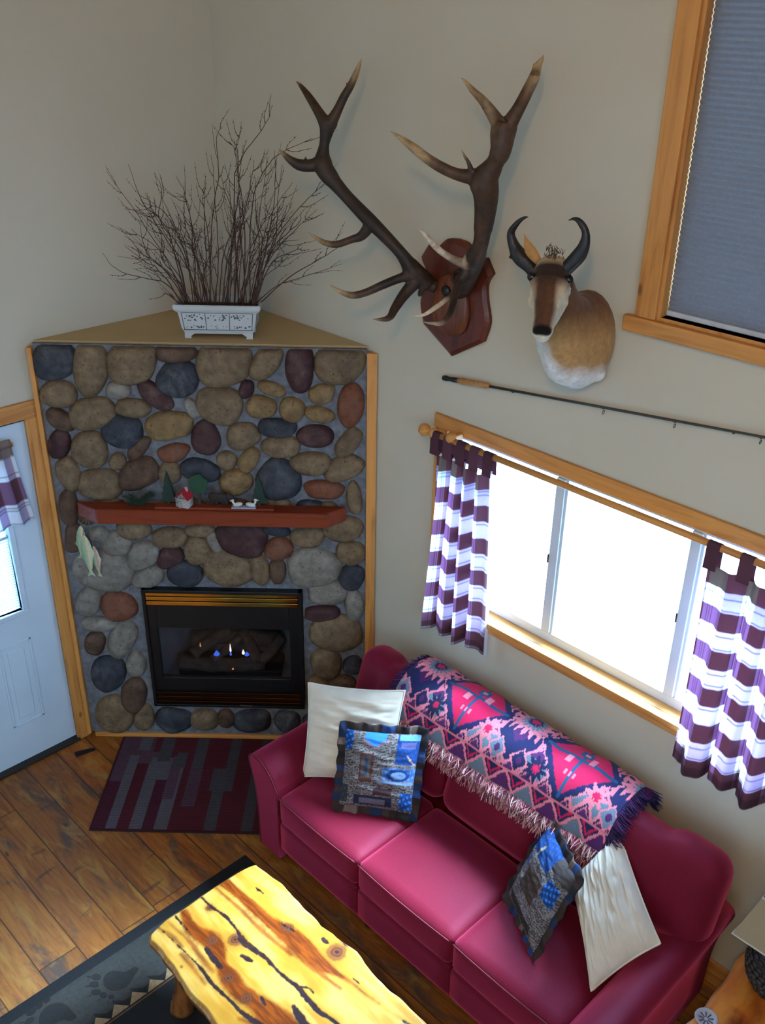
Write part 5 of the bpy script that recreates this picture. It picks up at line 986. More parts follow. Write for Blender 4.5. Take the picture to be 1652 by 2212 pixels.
def pillow(name, label, corners, th, colour, mat, piping=None, ruffle=None, wr=.01, seed=0, flip=1, group=None):
    P, nrm = cushion(*corners, th, wr=wr, seed=seed, flip=flip); c0 = P(.5, .5, 0); n = 90
    t = thing(name, label, 'pillow', c0, group=group)
    bm = bmesh.new(); f1 = grid(bm, lambda u, v: P(u, v, 1), n, n); f2 = grid(bm, lambda u, v: P(u, v, -.75), n, n)
    me = bpy.data.meshes.new('p'); bmesh.ops.recalc_face_normals(bm, faces=bm.faces); bm.to_mesh(me); bm.free()
    uu = np.tile(np.repeat(np.arange(n + 1) / n, n + 1), 2); vv = np.tile(np.tile(np.arange(n + 1) / n, n + 1), 2)
    if colour is not None: paint(me, colour(uu, vv))
    obj('pillow_cover', me, mat, t, True)
    loop = [(k / 40, 0) for k in range(40)] + [(1, k / 40) for k in range(40)] + [(1 - k / 40, 1) for k in range(40)] + [(0, 1 - k / 40) for k in range(40)]
    if piping: obj('piping', tube(bmesh.new(), [P(a, b, 0) for a, b in loop], .0048, 7, closed=True), piping, t, True)
    if ruffle:
        m = 360; bm = bmesh.new(); W = .05
        lp = []
        for k in range(m):
            s_ = k / m * 4; q = int(s_); w = s_ - q; lp.append([(w, 0), (1, w), (1 - w, 1), (0, 1 - w)][q])
        cen = P(.5, .5, 0)
        def rf(i, j):
            a, b = lp[i % m]; p = P(a, b, 0); d = (p - cen).normalized(); ca, cb = 2 * a - 1, 2 * b - 1
            e = Vector((0, 0, 0)); U = (P(1, .5, 0) - P(0, .5, 0)).normalized(); Vv = (P(.5, 1, 0) - P(.5, 0, 0)).normalized()
            e = U * (math.copysign(max(0, abs(ca) - .8) / .2, ca)) + Vv * (math.copysign(max(0, abs(cb) - .8) / .2, cb)); e = e.normalized() if e.length > 1e-6 else d
            wv = math.sin(i * 2 * PI * 20 / m + 1.2 * math.sin(i * .07)) * .006 + .002 * math.sin(i * .7); return p - e * .014 + e * (W + .003 * math.sin(i * .31)) * j + nrm * (wv * j + .012 * j * (1 - j))
        vs = [[bm.verts.new(rf(i, j / 6)) for j in range(7)] for i in range(m)]
        for i in range(m):
            for j in range(6): f_ = bm.faces.new((vs[i][j], vs[(i + 1) % m][j], vs[(i + 1) % m][j + 1], vs[i][j + 1])); f_.smooth = True
        me = bpy.data.meshes.new('r'); bm.to_mesh(me); bm.free(); ii = np.repeat(np.arange(m), 7); pal = np.array([lin(*q)[:3] for q in ((40, 30, 28), (58, 44, 40), (30, 26, 28), (34, 54, 96), (52, 40, 36), (104, 86, 78), (28, 40, 66), (46, 34, 30))])
        rr = np.random.default_rng(seed + 3); idx = rr.integers(0, 8, 46); paint(me, pal[idx[(ii * 46 // m) % 46]]); o = obj('ruffle', me, mat, t, True)
        md = o.modifiers.new('thick', 'SOLIDIFY'); md.thickness = .003
    return t
M_CREAM = m_plain('cream_brushed_cotton', lin(214, 200, 180), .92, .06, 12, bump=.15, bscale=300, sheen=.2)
M_CPIPE = m_plain('cream_piping', lin(222, 210, 192), .9)
M_TAP = m_attr('tapestry_weave', .95, .22, 180, .35, 260)
def tapestry(seed, alt=False):
    def f(u, v):
        q = .006; u = np.floor(u / q) * q; v = np.floor(v / q) * q; n = len(u); rr = np.random.default_rng(seed)
        A_ = lambda *k: np.array(lin(*k)[:3]); base = A_(122, 112, 110); c = np.repeat(base[None], n, 0)
        wob = .012 * np.sin(u * 37 + 3 * np.sin(v * 9)); row = np.floor((v + wob) / .034); rnd = np.sin(row * 12.9898 + np.floor((u + .13 * row) / .16) * 78.233) * 43758.5453; rnd = rnd - np.floor(rnd)
        c = c * (.55 + .75 * rnd)[:, None]; f_ = ((v + wob) / .034) % 1; c[f_ < .24] = A_(36, 30, 34); sp = np.sin(u * 411 + v * 733) * 999; sp = sp - np.floor(sp); c[sp > .84] = A_(140, 138, 146)
        dk = np.clip(1.15 - .5 * (1 - u) - .35 * (1 - v), .45, 1.1); 
        def rect(a0, a1, b0, b1, col, alt=None):
            m = (u > a0) & (u < a1) & (v > b0) & (v < b1); c[m] = col
            if alt is not None: s2 = np.sin(u * 97 + v * 61) + np.sin(u * 41 - v * 83); c[m & (s2 > .7)] = alt
        def ell(cu, cv, ru, rv, col): m = ((u - cu) / ru) ** 2 + ((v - cv) / rv) ** 2 < 1; c[m] = col
        B1, B2, B3 = A_(24, 62, 128), A_(52, 128, 216), A_(104, 160, 214); rb = A_(92, 52, 46)
        if alt:
            rect(.0, .62, .7, 1.0, B1, A_(44, 84, 130)); rect(.62, 1.0, .8, 1.0, A_(70, 60, 58)); m = (np.abs((u - .3) - (v - .8) * .4) < .02) & (v > .68) & (v < .86); c[m] = A_(170, 150, 120); rect(.7, .95, .5, .74, B1, B2); rect(.03, .2, .5, .64, A_(70, 84, 120)); rect(.25, .66, .3, .6, A_(66, 50, 44), A_(84, 66, 56)); rect(.1, .8, .05, .16, A_(40, 38, 36), A_(60, 54, 46)); return c * .8
        rect(.0, .13, .74, 1.0, B1, B2); m = (u > .28) & (u < .56) & (v > 1.0 - .2 + np.abs(u - .42) * .7 - .03); c[m] = B2; m = (u > .26) & (u < .58) & (np.abs(v - (.775 + np.abs(u - .42) * .7)) < .018); c[m] = A_(150, 110, 120)
        rect(.7, 1.0, .6, .98, B1, A_(30, 76, 150)); rect(.72, 1.0, .9, .98, B3); rect(.76, .95, .8, .88, A_(96, 96, 150)); m = (np.abs((u - .84) + (v - .72) * 1.1) < .014) & (u > .84) & (v > .6) & (v < .76); c[m] = A_(196, 168, 140)
        rect(.56, 1.0, .4, .56, A_(66, 110, 172), A_(110, 140, 190)); ell(.76, .47, .15, .075, B1); ell(.77, .47, .1, .045, A_(124, 156, 200)); rect(.5, .98, .36, .39, A_(120, 150, 190))
        for a0, a1, b0, b1 in ((.24, .43, .36, .72),): rect(a0, a1, b0, b1, rb); rect(a0 + .035, a1 - .035, b0 + .04, b1 - .04, A_(92, 84, 84)); rect(a0 + .07, a1 - .07, b0 + .09, b1 - .07, A_(52, 66, 92))
        rect(.2, .72, .05, .18, A_(30, 36, 62)); rect(.28, .62, .07, .15, A_(98, 96, 112)); rect(.82, .98, .04, .26, B1, B2); rect(.0, .12, .06, .3, A_(44, 52, 58), A_(70, 70, 70)); rect(.45, .7, .2, .3, A_(70, 48, 52))
        return c * .78
    return f
pillow('throw_pillow', 'cream piped pillow leaning on the sofa\'s left arm behind the tapestry pillow', ((1.57, -.825, .478), (1.97, -.585, .54), (1.44, -.665, .905), (1.86, -.405, .955)), .062, None, M_CREAM, M_CPIPE, None, .011, 2, 1)
pillow('tapestry_pillow', 'blue and brown ruffled tapestry pillow facing up, in front of the left cream pillow', ((1.865, -.85, .51), (2.155, -.64, .51), (1.735, -.685, .81), (2.05, -.47, .845)), .06, tapestry(1), M_TAP, None, True, .006, 4, 1)
pillow('tapestry_pillow', 'dark ruffled tapestry pillow standing on edge against the right cream pillow', ((2.76, -.66, .50), (3.03, -.825, .50), (2.78, -.43, .79), (3.055, -.61, .79)), .055, tapestry(9, True), M_TAP, None, True, .008, 8, 1)
pillow('throw_pillow', 'wrinkled cream pillow tilted in the sofa\'s right corner', ((2.985, -.54, .685), (3.285, -.79, .50), (3.055, -.345, .885), (3.405, -.525, .655)), .07, None, M_CREAM, M_CPIPE, None, .02, 11, 1)
# ================================================================== RUGS
M_MAT = m_attr('hearth_mat_weave', .95, .25, 160, .4, 300)
hm = thing('hearth_mat', 'dark red and grey striped mat on the floor before the stone fireplace', 'mat', FL, FR)
MS0, MS1, MD = .215, 1.2, .785
gp = np.array(lin(84, 78, 84)[:3]); gd = np.array(lin(64, 60, 64)[:3]); pp = np.array(lin(80, 54, 66)[:3]); rdk = np.array(lin(74, 16, 28)[:3]); rd2 = np.array(lin(66, 16, 34)[:3])
def matcol(s, o):
    c = np.repeat(rdk[None], len(s), 0); sk = s + 0 * o
    def st(a0, a1, o0, o1, col, sl=0.0):
        m = (sk > a0 + sl * (o - .79)) & (sk < a1 + sl * (o - .79)) & (o > o0) & (o < o1); c[m] = col
    st(.2, .295, .0, 1, rd2); st(.2, .30, 0, .42, pp); st(.295, .355, 0, 1, gp); st(.27, .42, 0, .2, pp * .9); st(.33, .4, .0, .16, gp)
    st(.42, .49, .2, 1, gp); st(.355, .49, .17, .27, pp); st(.43, .56, .22, .4, gp); st(.46, .535, 0, .25, gd); st(.49, .555, .4, 1, rd2)
    st(.555, .625, .3, 1, gp); st(.55, .61, .2, .55, pp); st(.57, .63, .17, .3, gd); st(.667, .735, 0, .6, gd); st(.67, .74, .3, .6, pp * .9)
    st(.82, .885, .36, 1, gd); st(.80, .93, .3, .48, gd); st(.87, .93, 0, .4, gd * .9); st(1.02, 1.08, .25, 1, gd); st(1.05, 1.13, 0, .3, gd * .8)
    e = (s < MS0 + .012) | (s > MS1 - .012) | (o > MD - .014); c[e] = rd2 * .8
    q = np.sin(o * 900); return c * .84 * (1 + .12 * q)[:, None]
nu, nv = 260, 200; bm = bmesh.new(); grid(bm, lambda u, v: (MS0 + (MS1 - MS0) * u, -.042 - (MD - .042) * v, .009 + .0006 * math.sin(v * 250)), nu, nv)
me = bpy.data.meshes.new('m'); bm.to_mesh(me); bm.free(); co = coords(me); paint(me, matcol(co[:, 0], -co[:, 1])); o = obj('woven_pile', me, M_MAT, hm)
obj('rubber_backing', bb(bmesh.new(), MS0, MS1, -MD, -.042, .0008, .0075), M_RUBBER, hm)

RX0, RX1, RYT, RYB = 1.415, 4.05, -1.095, -3.6
rg = thing('area_rug', 'black-bordered area rug with bear paw prints under the log coffee table', 'rug', ((RX0 + RX1) / 2, (RYT + RYB) / 2, 0))
MB = [m_plain('rug_black', lin(11, 11, 15), .95, .3, 80, bump=.4, bscale=300), m_plain('rug_slate', lin(44, 42, 38), .95, .25, 60, bump=.4, bscale=300), m_plain('rug_taupe', lin(50, 42, 32), .95, .2, 60, bump=.4, bscale=300),
      m_plain('rug_paw', lin(20, 17, 15), .95, .2, 60, bump=.4, bscale=300), m_plain('rug_sand', lin(138, 112, 80), .95, .2, 60, bump=.4, bscale=300), m_plain('rug_rust_line', lin(96, 62, 34), .95, .2, 60), m_plain('rug_field', lin(12, 12, 12), .95, .3, 60, bump=.4, bscale=300)]
bm = bmesh.new()
def frame(a, b, z, mi):
    for x0, x1, y0, y1 in ((RX0 + a, RX0 + b, RYB + a, RYT - a), (RX1 - b, RX1 - a, RYB + a, RYT - a), (RX0 + b, RX1 - b, RYT - b, RYT - a), (RX0 + b, RX1 - b, RYB + a, RYB + b)): bb(bm, x0, x1, y0, y1, .001, z, 0, mi)
frame(0, .058, .0105, 0); frame(.058, .30, .0098, 1); frame(.30, .345, .01, 3); frame(.345, .352, .0102, 5); bb(bm, RX0 + .352, RX1 - .352, RYB + .352, RYT - .352, .001, .0098, 0, 6)
def flat(poly, z0, z1, mi): prism(bm, poly, z0, z1, None, mi)
def smooth_closed(P, n=4):
    Q = P[-2:] + P + P[:3]; s_ = spline(Q, n); return [tuple(p) for p in s_[2 * n:(len(P) + 2) * n]]
PAW = [tuple(p) for p in D['PAW']]; pc = np.mean(np.array(PAW), 0)
TO = []
for c_, px, py in D['TOES']:
    c_, px, py = map(np.array, (c_, px, py)); TO.append([tuple(c_ + (px - c_) * math.cos(a) + (py - c_) * math.sin(a)) for a in [2 * PI * k / 14 for k in range(14)]])
CL = []
for t_ in TO:
    m = np.mean(np.array(t_), 0); d_ = (m - pc); d_ /= np.linalg.norm(d_); n_ = np.array((-d_[1], d_[0])); CL.append([tuple(m + d_ * .022 + n_ * .003), tuple(m + d_ * .045), tuple(m + d_ * .022 - n_ * .003)])
def paw(tr):
    flat([tr(p) for p in smooth_closed(PAW)], .0095, .0106, 2); cpt = pc
    for k in range(1): flat([tr(tuple(cpt + (np.array(p) - cpt) * .9)) for p in smooth_closed(PAW)], .0096, .0112, 3)
    for t_ in TO + CL: flat([tr(p) for p in t_], .0096, .011, 3)
paw(lambda p: p)
def spin(cx, cy, ang, mir=1):
    ca, sa = math.cos(ang), math.sin(ang); return lambda p: (cx + ca * (p[0] - pc[0]) * mir - sa * (p[1] - pc[1]), cy + sa * (p[0] - pc[0]) * mir + ca * (p[1] - pc[1]))
paw(spin(1.58, -2.235, -1.0, -1)); paw(spin(1.575, -2.72, .1)); paw(spin(1.57, -3.2, -.9, -1))
for k, x in enumerate((2.0, 2.5, 3.0, 3.5)): paw(spin(x, RYB + .17, PI / 2 + .3 * (-1) ** k, (-1) ** k))
y = RYT - .30
while y > RYB + .4:
    flat([(RX0 + .287, y), (RX0 + .337, y + .045), (RX0 + .337, y - .042)], .0095, .0112, 4); flat([(RX0 + .30, y - .046), (RX0 + .262, y - .046 - .044), (RX0 + .30, y - .09)], .0095, .0107, 3); y -= .0905
obj('rug_pile', bm, MB, rg, True)

# ================================================================== COFFEE TABLE
ct = thing('coffee_table', 'live-edge yellow juniper slab coffee table with dark cracks and knots', 'table', (2.45, -1.62, 0))
def curve(P, lo, hi, n):
    P = np.array(P); return np.interp(np.linspace(lo, hi, n), P[:, 0], P[:, 1])
XE = 3.12
R_ = np.array(D['TABLE_RIGHT'][1:]); L_ = np.array(D['TABLE_LEFT']); E_ = np.array(D['TABLE_END'])
yR = lambda x: np.interp(x, np.append(R_[:, 0], [2.95, 3.05, XE]), np.append(R_[:, 1], [-1.325, -1.315, -1.335])) + .004 * np.sin(x * 23)
yL = lambda x: np.interp(x, np.append(L_[:, 0], [2.5, 2.7, 2.9, XE]), np.append(L_[:, 1], [-1.93, -1.915, -1.925, -1.91]))+ .003 * np.sin(x * 31)
wE = (E_[:, 1] - E_[0, 1]) / (E_[-1, 1] - E_[0, 1])
nu, nv = 520, 250; TT, TH = .45, .062
U, Wg = np.meshgrid(np.linspace(0, 1, nu + 1), np.linspace(0, 1, nv + 1), indexing='ij')
xs = np.interp(Wg, wE, E_[:, 0]); cr = .022 * (np.abs(2 * Wg - 1) ** 10); X = xs + cr * (1 - U) + (XE - xs) * U - cr * U
Y = yR(X) + (yL(X) - yR(X)) * Wg
ed = np.minimum(np.minimum(U, 1 - U) * (XE - 1.81), np.minimum(Wg, 1 - Wg) * .6); Z = TT - .014 * np.clip(1 - ed / .014, 0, 1) ** 2 + .0012 * np.sin(X * 9) * np.sin(Y * 13)
xy = np.stack([X.ravel(), Y.ravel()], 1)
def seg_d(poly):
    """signed closeness to a band of varying width: distance to the centre line minus half the width"""
    best = np.full(len(xy), 9.); Q = spline(poly, 5); Q = [np.array(q) for q in Q]
    for a, b in zip(Q, Q[1:]):
        d = b[:2] - a[:2]; l2 = d @ d + 1e-12; t_ = np.clip(((xy - a[:2]) @ d) / l2, 0, 1); pr_ = a[:2] + t_[:, None] * d; w = (a[2] + (b[2] - a[2]) * t_) / 2; best = np.minimum(best, np.hypot(*(xy - pr_).T) - np.maximum(w, .0008))
    return best
def fbm(f, seed, ax=1., ay=1.): return np.array([noise.fractal(Vector((p[0] * f * ax, p[1] * f * ay, seed)), .6, 2, 3) for p in xy])
n1 = fbm(9, 1, .35, 1.6); n2 = fbm(30, 5, .25, 2.2); n3 = fbm(40, 8)
C = lambda *k: np.array(lin(*k)[:3])
yel, yel2, org, org2, drk, rim, wht2 = C(206, 154, 60), C(188, 126, 38), C(146, 66, 10), C(106, 42, 6), C(48, 30, 32), C(120, 62, 18), C(206, 166, 92)
c = yel + (yel2 - yel) * np.clip(.45 + n1 * .9 + n2 * .35, 0, 1)[:, None]; c = c + (wht2 - c) * (np.clip(.1 + n1 * -.8, 0, .5))[:, None]
for k, P in enumerate(D['HEART']):
    d = seg_d([(p[0], p[1], p[2] * .95) for p in P]) + n1 * .012 + n3 * .003; m = np.clip(.5 - d / .016, 0, 1); m2 = np.clip(-d / .05 + n2 * .8, 0, 1)
    tone = org + (org2 - org) * np.clip(.3 + n2 * 1.2 + m2 * .5, 0, 1)[:, None]; c = c + (tone - c) * (m * (1 if k in (0, 3) else .85))[:, None]
for x_, y_, w_ in D['KNOTS']:
    r = np.hypot(xy[:, 0] - x_, (xy[:, 1] - y_) * 1.0) + n3 * .004; rr_ = w_ * .8; m = np.clip(1.25 - r / rr_, 0, 1) ** .5; ring_ = .5 + .5 * np.sin(r / rr_ * 14); kc = C(120, 62, 30) + (C(78, 42, 28) - C(120, 62, 30)) * ring_[:, None]
    h = np.clip(1 - r / (rr_ * 2.4), 0, 1); c = c + (org2 - c) * (h * .55)[:, None]; c = c + (kc - c) * np.clip(m * 1.2, 0, 1)[:, None]; c = c + (drk - c) * np.clip(1 - (r / (rr_ * .28)) ** 2, 0, 1)[:, None]
dip = np.zeros(len(xy))
for k, P in enumerate(D['CRACKS']):
    P = [(p[0], p[1], p[2] * (.8 if k < 2 else .85)) for p in P]
    d = seg_d(P) + n3 * .0035 + n2 * .002; c = c + (rim - c) * (np.clip(.6 - d / .01, 0, 1) * .6)[:, None]; m = np.clip(.5 - d / .0035, 0, 1); c = c + ((drk * (1 + .5 * n3[:, None])) - c) * m[:, None]; dip = np.maximum(dip, m)
c *= .72
c = c + (C(196, 150, 112) - c) * (np.clip(1 - ed.ravel() / .01, 0, 1) * np.clip(.4 + n3 * 1.5, 0, 1))[:, None]
Zf = Z.ravel() - dip * .0012
bm = bmesh.new(); pos = np.stack([X.ravel(), Y.ravel(), Zf], 1)
verts = [p for p in pos]; faces = []
idx = lambda i, j: i * (nv + 1) + j
for i in range(nu):
    for j in range(nv): faces.append((idx(i, j), idx(i, j + 1), idx(i + 1, j + 1), idx(i + 1, j)))
bnd = [idx(i, 0) for i in range(nu)] + [idx(nu, j) for j in range(nv)] + [idx(i, nv) for i in range(nu, 0, -1)] + [idx(0, j) for j in range(nv, 0, -1)]
cen = np.array((2.45, -1.62)); cols = list(c); prev = bnd
for q, (dz, ins) in enumerate(((.016, -.004), (.034, -.002), (.05, .006), (TH, .018))):
    cur = []
    for b in bnd:
        p = pos[b]; d = np.array((np.sign(p[0] - cen[0]) * (1 if abs(p[0] - cen[0]) > .6 else 0), np.sign(p[1] - cen[1]) * (1 if abs(p[1] - cen[1]) > .24 else 0))); wob = .006 * noise.noise(Vector((p[0] * 14, p[1] * 14, q * 2.1)))
        cur.append(len(verts)); verts.append(np.array((p[0] - d[0] * (ins + wob), p[1] - d[1] * (ins + wob), TT - dz))); s_ = .5 + .9 * noise.noise(Vector((p[0] * 20, p[1] * 20, q))); cols.append(C(150, 92, 34) * (1 - np.clip(s_, 0, 1)) + C(88, 50, 26) * np.clip(s_, 0, 1))
    for k in range(len(bnd)): faces.append((prev[k], prev[(k + 1) % len(bnd)], cur[(k + 1) % len(bnd)], cur[k]))
    prev = cur
faces.append(tuple(prev))
me = bpy.data.meshes.new('slab'); me.from_pydata([tuple(v) for v in verts], [], faces); me.polygons.foreach_set('use_smooth', np.ones(len(me.polygons), bool)); paint(me, np.array(cols)); bm.free()
M_SLAB = m_attr('oiled_juniper', .32, .06, 20, .05, 60, spec=.4, coat=.2); obj('slab_top', me, M_SLAB, ct, True)
def loglegs(P, r, seed):
    bm = bmesh.new(); Q = spline(P, 8); tube(bm, Q, [r * (1 + .22 * noise.noise(Vector((i * .5, seed, 1)))) * (1.15 - .2 * i / len(Q)) for i in range(len(Q))], 14)
    for v in bm.verts: v.co += Vector((noise.noise(v.co * 14), noise.noise(v.co * 14 + Vector((5, 5, 5))), 0)) * .012
    for v in bm.verts: v.co.z = max(v.co.z, .0115)
    return bm
M_LEG = m_wood('juniper_leg', lin(142, 84, 38), lin(64, 34, 20), 2, .5, 2.4)
for i, (x, y) in enumerate(((1.98, -1.80), (2.0, -1.44), (2.95, -1.80), (2.95, -1.44))):
    sx = -.05 if x < 2.4 else .05; sy = -.03 if y < -1.6 else .03
    obj('log_leg', loglegs([(x + sx, y + sy, .012), (x + sx * .4, y + sy * .6, .2), (x, y, TT - TH + .004)], .042, i), M_LEG, ct, True)
obj('stretcher', loglegs([(2.0, -1.62, .16), (2.45, -1.6, .19), (2.93, -1.62, .16)], .028, 9), M_LEG, ct, True)
for x in (2.0, 2.93): obj('cross_rail', loglegs([(x, -1.8, .17), (x, -1.62, .16), (x, -1.44, .17)], .03, x), M_LEG, ct, True)

# ================================================================== END TABLE, LAMP, DISH
et = thing('end_table', 'orange live-edge slab side table standing right of the crimson sofa', 'side table', (3.95, -.5, 0))
ET = .55; EX = (3.628, 4.3); EY = (-.95, -.165); nu, nv = 170, 200
U, Wg = np.meshgrid(np.linspace(0, 1, nu + 1), np.linspace(0, 1, nv + 1), indexing='ij')
Y = EY[0] + (EY[1] - EY[0]) * Wg; x0_ = EX[0] + .008 * np.sin(Y * 11 + 1) + .004 * np.sin(Y * 29) + .015 * np.abs(2 * Wg - 1) ** 12; X = x0_ + (EX[1] - x0_) * U
ed = np.minimum(np.minimum(U, 1 - U) * .67, np.minimum(Wg, 1 - Wg) * .78); Z = ET - .014 * np.clip(1 - ed / .014, 0, 1) ** 2
xy = np.stack([X.ravel(), Y.ravel()], 1); n1 = fbm(7, 2, 1.6, .5); n2 = fbm(26, 4, 2.2, .4); n3 = fbm(30, 6)
c = C(214, 138, 58) + (C(196, 108, 38) - C(214, 138, 58)) * np.clip(.4 + n1 + n2 * .5, 0, 1)[:, None]
for P, w_ in (([(3.76, -.5, .05), (3.80, -.6, .12), (3.86, -.72, .16), (3.9, -.9, .2)], 1), ([(3.72, -.3, .03), (3.78, -.42, .06), (3.8, -.52, .06)], .5), ([(4.05, -.2, .1), (4.0, -.6, .12), (4.1, -.9, .1)], .7)):
    d = seg_d(P) + n1 * .02 + n3 * .006; m = np.clip(.5 - d / .03, 0, 1) * w_; c = c + (C(140, 58, 16) + (C(92, 40, 18) - C(140, 58, 16)) * np.clip(.3 + n2 * 1.5, 0, 1)[:, None] - c) * m[:, None]
for P in ([(3.80, -.61, .006), (3.83, -.66, .012), (3.84, -.7, .004)], [(3.86, -.52, .004), (3.87, -.56, .01), (3.875, -.6, .004)], [(3.745, -.64, .004), (3.76, -.67, .012), (3.765, -.7, .004)]):
    d = seg_d(P) + n3 * .003; c = c + (drk - c) * np.clip(.5 - d / .004, 0, 1)[:, None]
c = c + (C(226, 196, 160) - c) * (np.clip(1 - ed.ravel() / .012, 0, 1) * .7)[:, None]
pos = np.stack([X.ravel(), Y.ravel(), Z.ravel()], 1); verts = list(pos); cols = list(c); faces = []
for i in range(nu):
    for j in range(nv): faces.append((idx(i, j), idx(i, j + 1), idx(i + 1, j + 1), idx(i + 1, j)))
bnd = [idx(i, 0) for i in range(nu)] + [idx(nu, j) for j in range(nv)] + [idx(i, nv) for i in range(nu, 0, -1)] + [idx(0, j) for j in range(nv, 0, -1)]; prev = bnd
for dz in (.02, .045, .06):
    cur = []
    for b in bnd: cur.append(len(verts)); verts.append(np.array((pos[b][0], pos[b][1], ET - dz))); cols.append(C(150, 92, 40))
    for k in range(len(bnd)): faces.append((prev[k], prev[(k + 1) % len(bnd)], cur[(k + 1) % len(bnd)], cur[k]))
    prev = cur
faces.append(tuple(prev)); me = bpy.data.meshes.new('slab'); me.from_pydata([tuple(v) for v in verts], [], faces); me.polygons.foreach_set('use_smooth', np.ones(len(me.polygons), bool)); paint(me, np.array(cols)); obj('slab_top', me, M_SLAB, et, True)
for i, (x, y) in enumerate(((3.74, -.28), (4.18, -.28), (3.74, -.84), (4.18, -.84))): obj('log_leg', loglegs([(x, y, .0), (x, y, .25), (x, y, ET - .056)], .036, i + 20), M_LEG, et, True)

LX, LY_ = 3.80, -.285
tl = thing('table_lamp', 'table lamp with dark woven ball base and square beige shade on the side table', 'lamp', (LX, LY_, ET))
bm = bmesh.new()
pf = [(0, 0), (.07, 0), (.105, .03), (.132, .075), (.14, .12), (.13, .165), (.1, .205), (.06, .228), (.03, .235), (0, .236)]
lathe(bm, pf, 40)
obj('lamp_base', bm, m_plain('dark_glaze', lin(26, 24, 26), .5, .3, 30), tl)
bm = bmesh.new(); rows = 11
for r in range(rows):
    t_ = (r + .5) / rows; h = .01 + .22 * t_; rad = np.interp(h, [p[1] for p in pf], [p[0] for p in pf]); n_ = max(8, int(rad * 2 * PI / .03))
    for k in range(n_):
        a = 2 * PI * (k + .5 * (r % 2)) / n_; p = Vector((rad * math.cos(a), rad * math.sin(a), h)); q = Matrix.Rotation(a, 3, 'Z'); ball(bm, p, (.007, .0165, .0125), 7, 5, q)
obj('woven_scales', bm, m_plain('dark_woven_strips', lin(44, 38, 36), .6, .5, 25), tl)
obj('lamp_neck', lathe(bmesh.new(), [(.02, .23), (.012, .25), (.012, .32), (.018, .33), (.018, .36), (0, .36)], 14), M_BRASS, tl)
obj('light_bulb', lathe(bmesh.new(), [(.013, .36), (.014, .38), (.03, .42), (.028, .45), (0, .468)], 14), m_plain('frosted_bulb', lin(230, 226, 214), .4), tl)
def mk_lampshade():
    t = NT('beige_lampshade'); nz = t.noise(t.coord(), 220, 2); c = t.mix(nz, lin(180, 160, 130), lin(190, 170, 140))
    d = t.n('ShaderNodeBsdfDiffuse'); t.put(d, 'Color', c); tr = t.n('ShaderNodeBsdfTranslucent'); t.put(tr, 'Color', c); mx = t.n('ShaderNodeMixShader'); t.put(mx, 0, .3); t.put(mx, 1, d.outputs[0]); t.put(mx, 2, tr.outputs[0]); t.t.links.new(mx.outputs[0], t.out.inputs[0]); return t.m
z0, z1 = .265, .47; hx0, hy0, hx1, hy1 = .178, .13, .12, .085; SXc = .0
bm = bmesh.new()
o4 = lambda hx, hy, z: [bm.verts.new(p) for p in ((SXc - hx, -hy, z), (SXc + hx, -hy, z), (SXc + hx, hy, z), (SXc - hx, hy, z))]
a, b = o4(hx0, hy0, z0), o4(hx1, hy1, z1)
for k in range(4): bm.faces.new((a[k], a[(k + 1) % 4], b[(k + 1) % 4], b[k]))
o = obj('lamp_shade', bm, mk_lampshade(), tl); md = o.modifiers.new('thick', 'SOLIDIFY'); md.thickness = .003
bm = bmesh.new()
for hx, hy, z in ((hx0, hy0, z0), (hx1, hy1, z1)): tube(bm, [(SXc - hx, -hy, z), (SXc + hx, -hy, z), (SXc + hx, hy, z), (SXc - hx, hy, z)], .004, 6, closed=True)
obj('shade_trim', bm, m_plain('shade_binding', lin(214, 204, 186), .8), tl)
bm = bmesh.new(); tube(bm, [(-hx1, -hy1, z1 - .004), (hx1, hy1, z1 - .004)], .002, 6); tube(bm, [(-hx1, hy1, z1 - .004), (hx1, -hy1, z1 - .004)], .002, 6); tube(bm, [(0, 0, .36), (0, 0, z1 + .006)], .003, 6); obj('shade_spider', bm, M_BRASS, tl)
cd = thing('round_dish', 'small round grey mottled dish at the left edge of the side table', 'dish', (3.672, -.613, ET))
obj('dish_body', lathe(bmesh.new(), [(0, .0005), (.026, .0005), (.04, .008), (.043, .014), (.041, .016), (.03, .008), (0, .006)], 28), m_plain('mottled_grey_glaze', lin(168, 164, 172), .4, .1, 20), cd)
bm = bmesh.new()
for k in range(9): a = 2 * PI * k / 9; tube(bm, [(.008 * math.cos(a), .008 * math.sin(a), .0078), (.028 * math.cos(a), .028 * math.sin(a), .009)], [.0018, .003], 5)
obj('dish_pattern', bm, m_plain('dark_grey_glaze', lin(84, 84, 98), .5), cd)

# ---- small black wedge by the door
dw = prism(bmesh.new(), [(-.058, .0005), (.058, .0005), (.058, .006), (-.058, .024)], -.013, .013, lambda u, v, a: (u, a, v)); bmesh.ops.bevel(dw, geom=dw.edges[:], offset=.002, segments=2, affect='EDGES')
obj('door_wedge', dw, m_plain('black_rubber', lin(16, 17, 24), .6), None, label='small black wedge lying on the plank floor beside the door', cat='wedge', loc=(.145, -1.30, 0), rotz=math.radians(78))

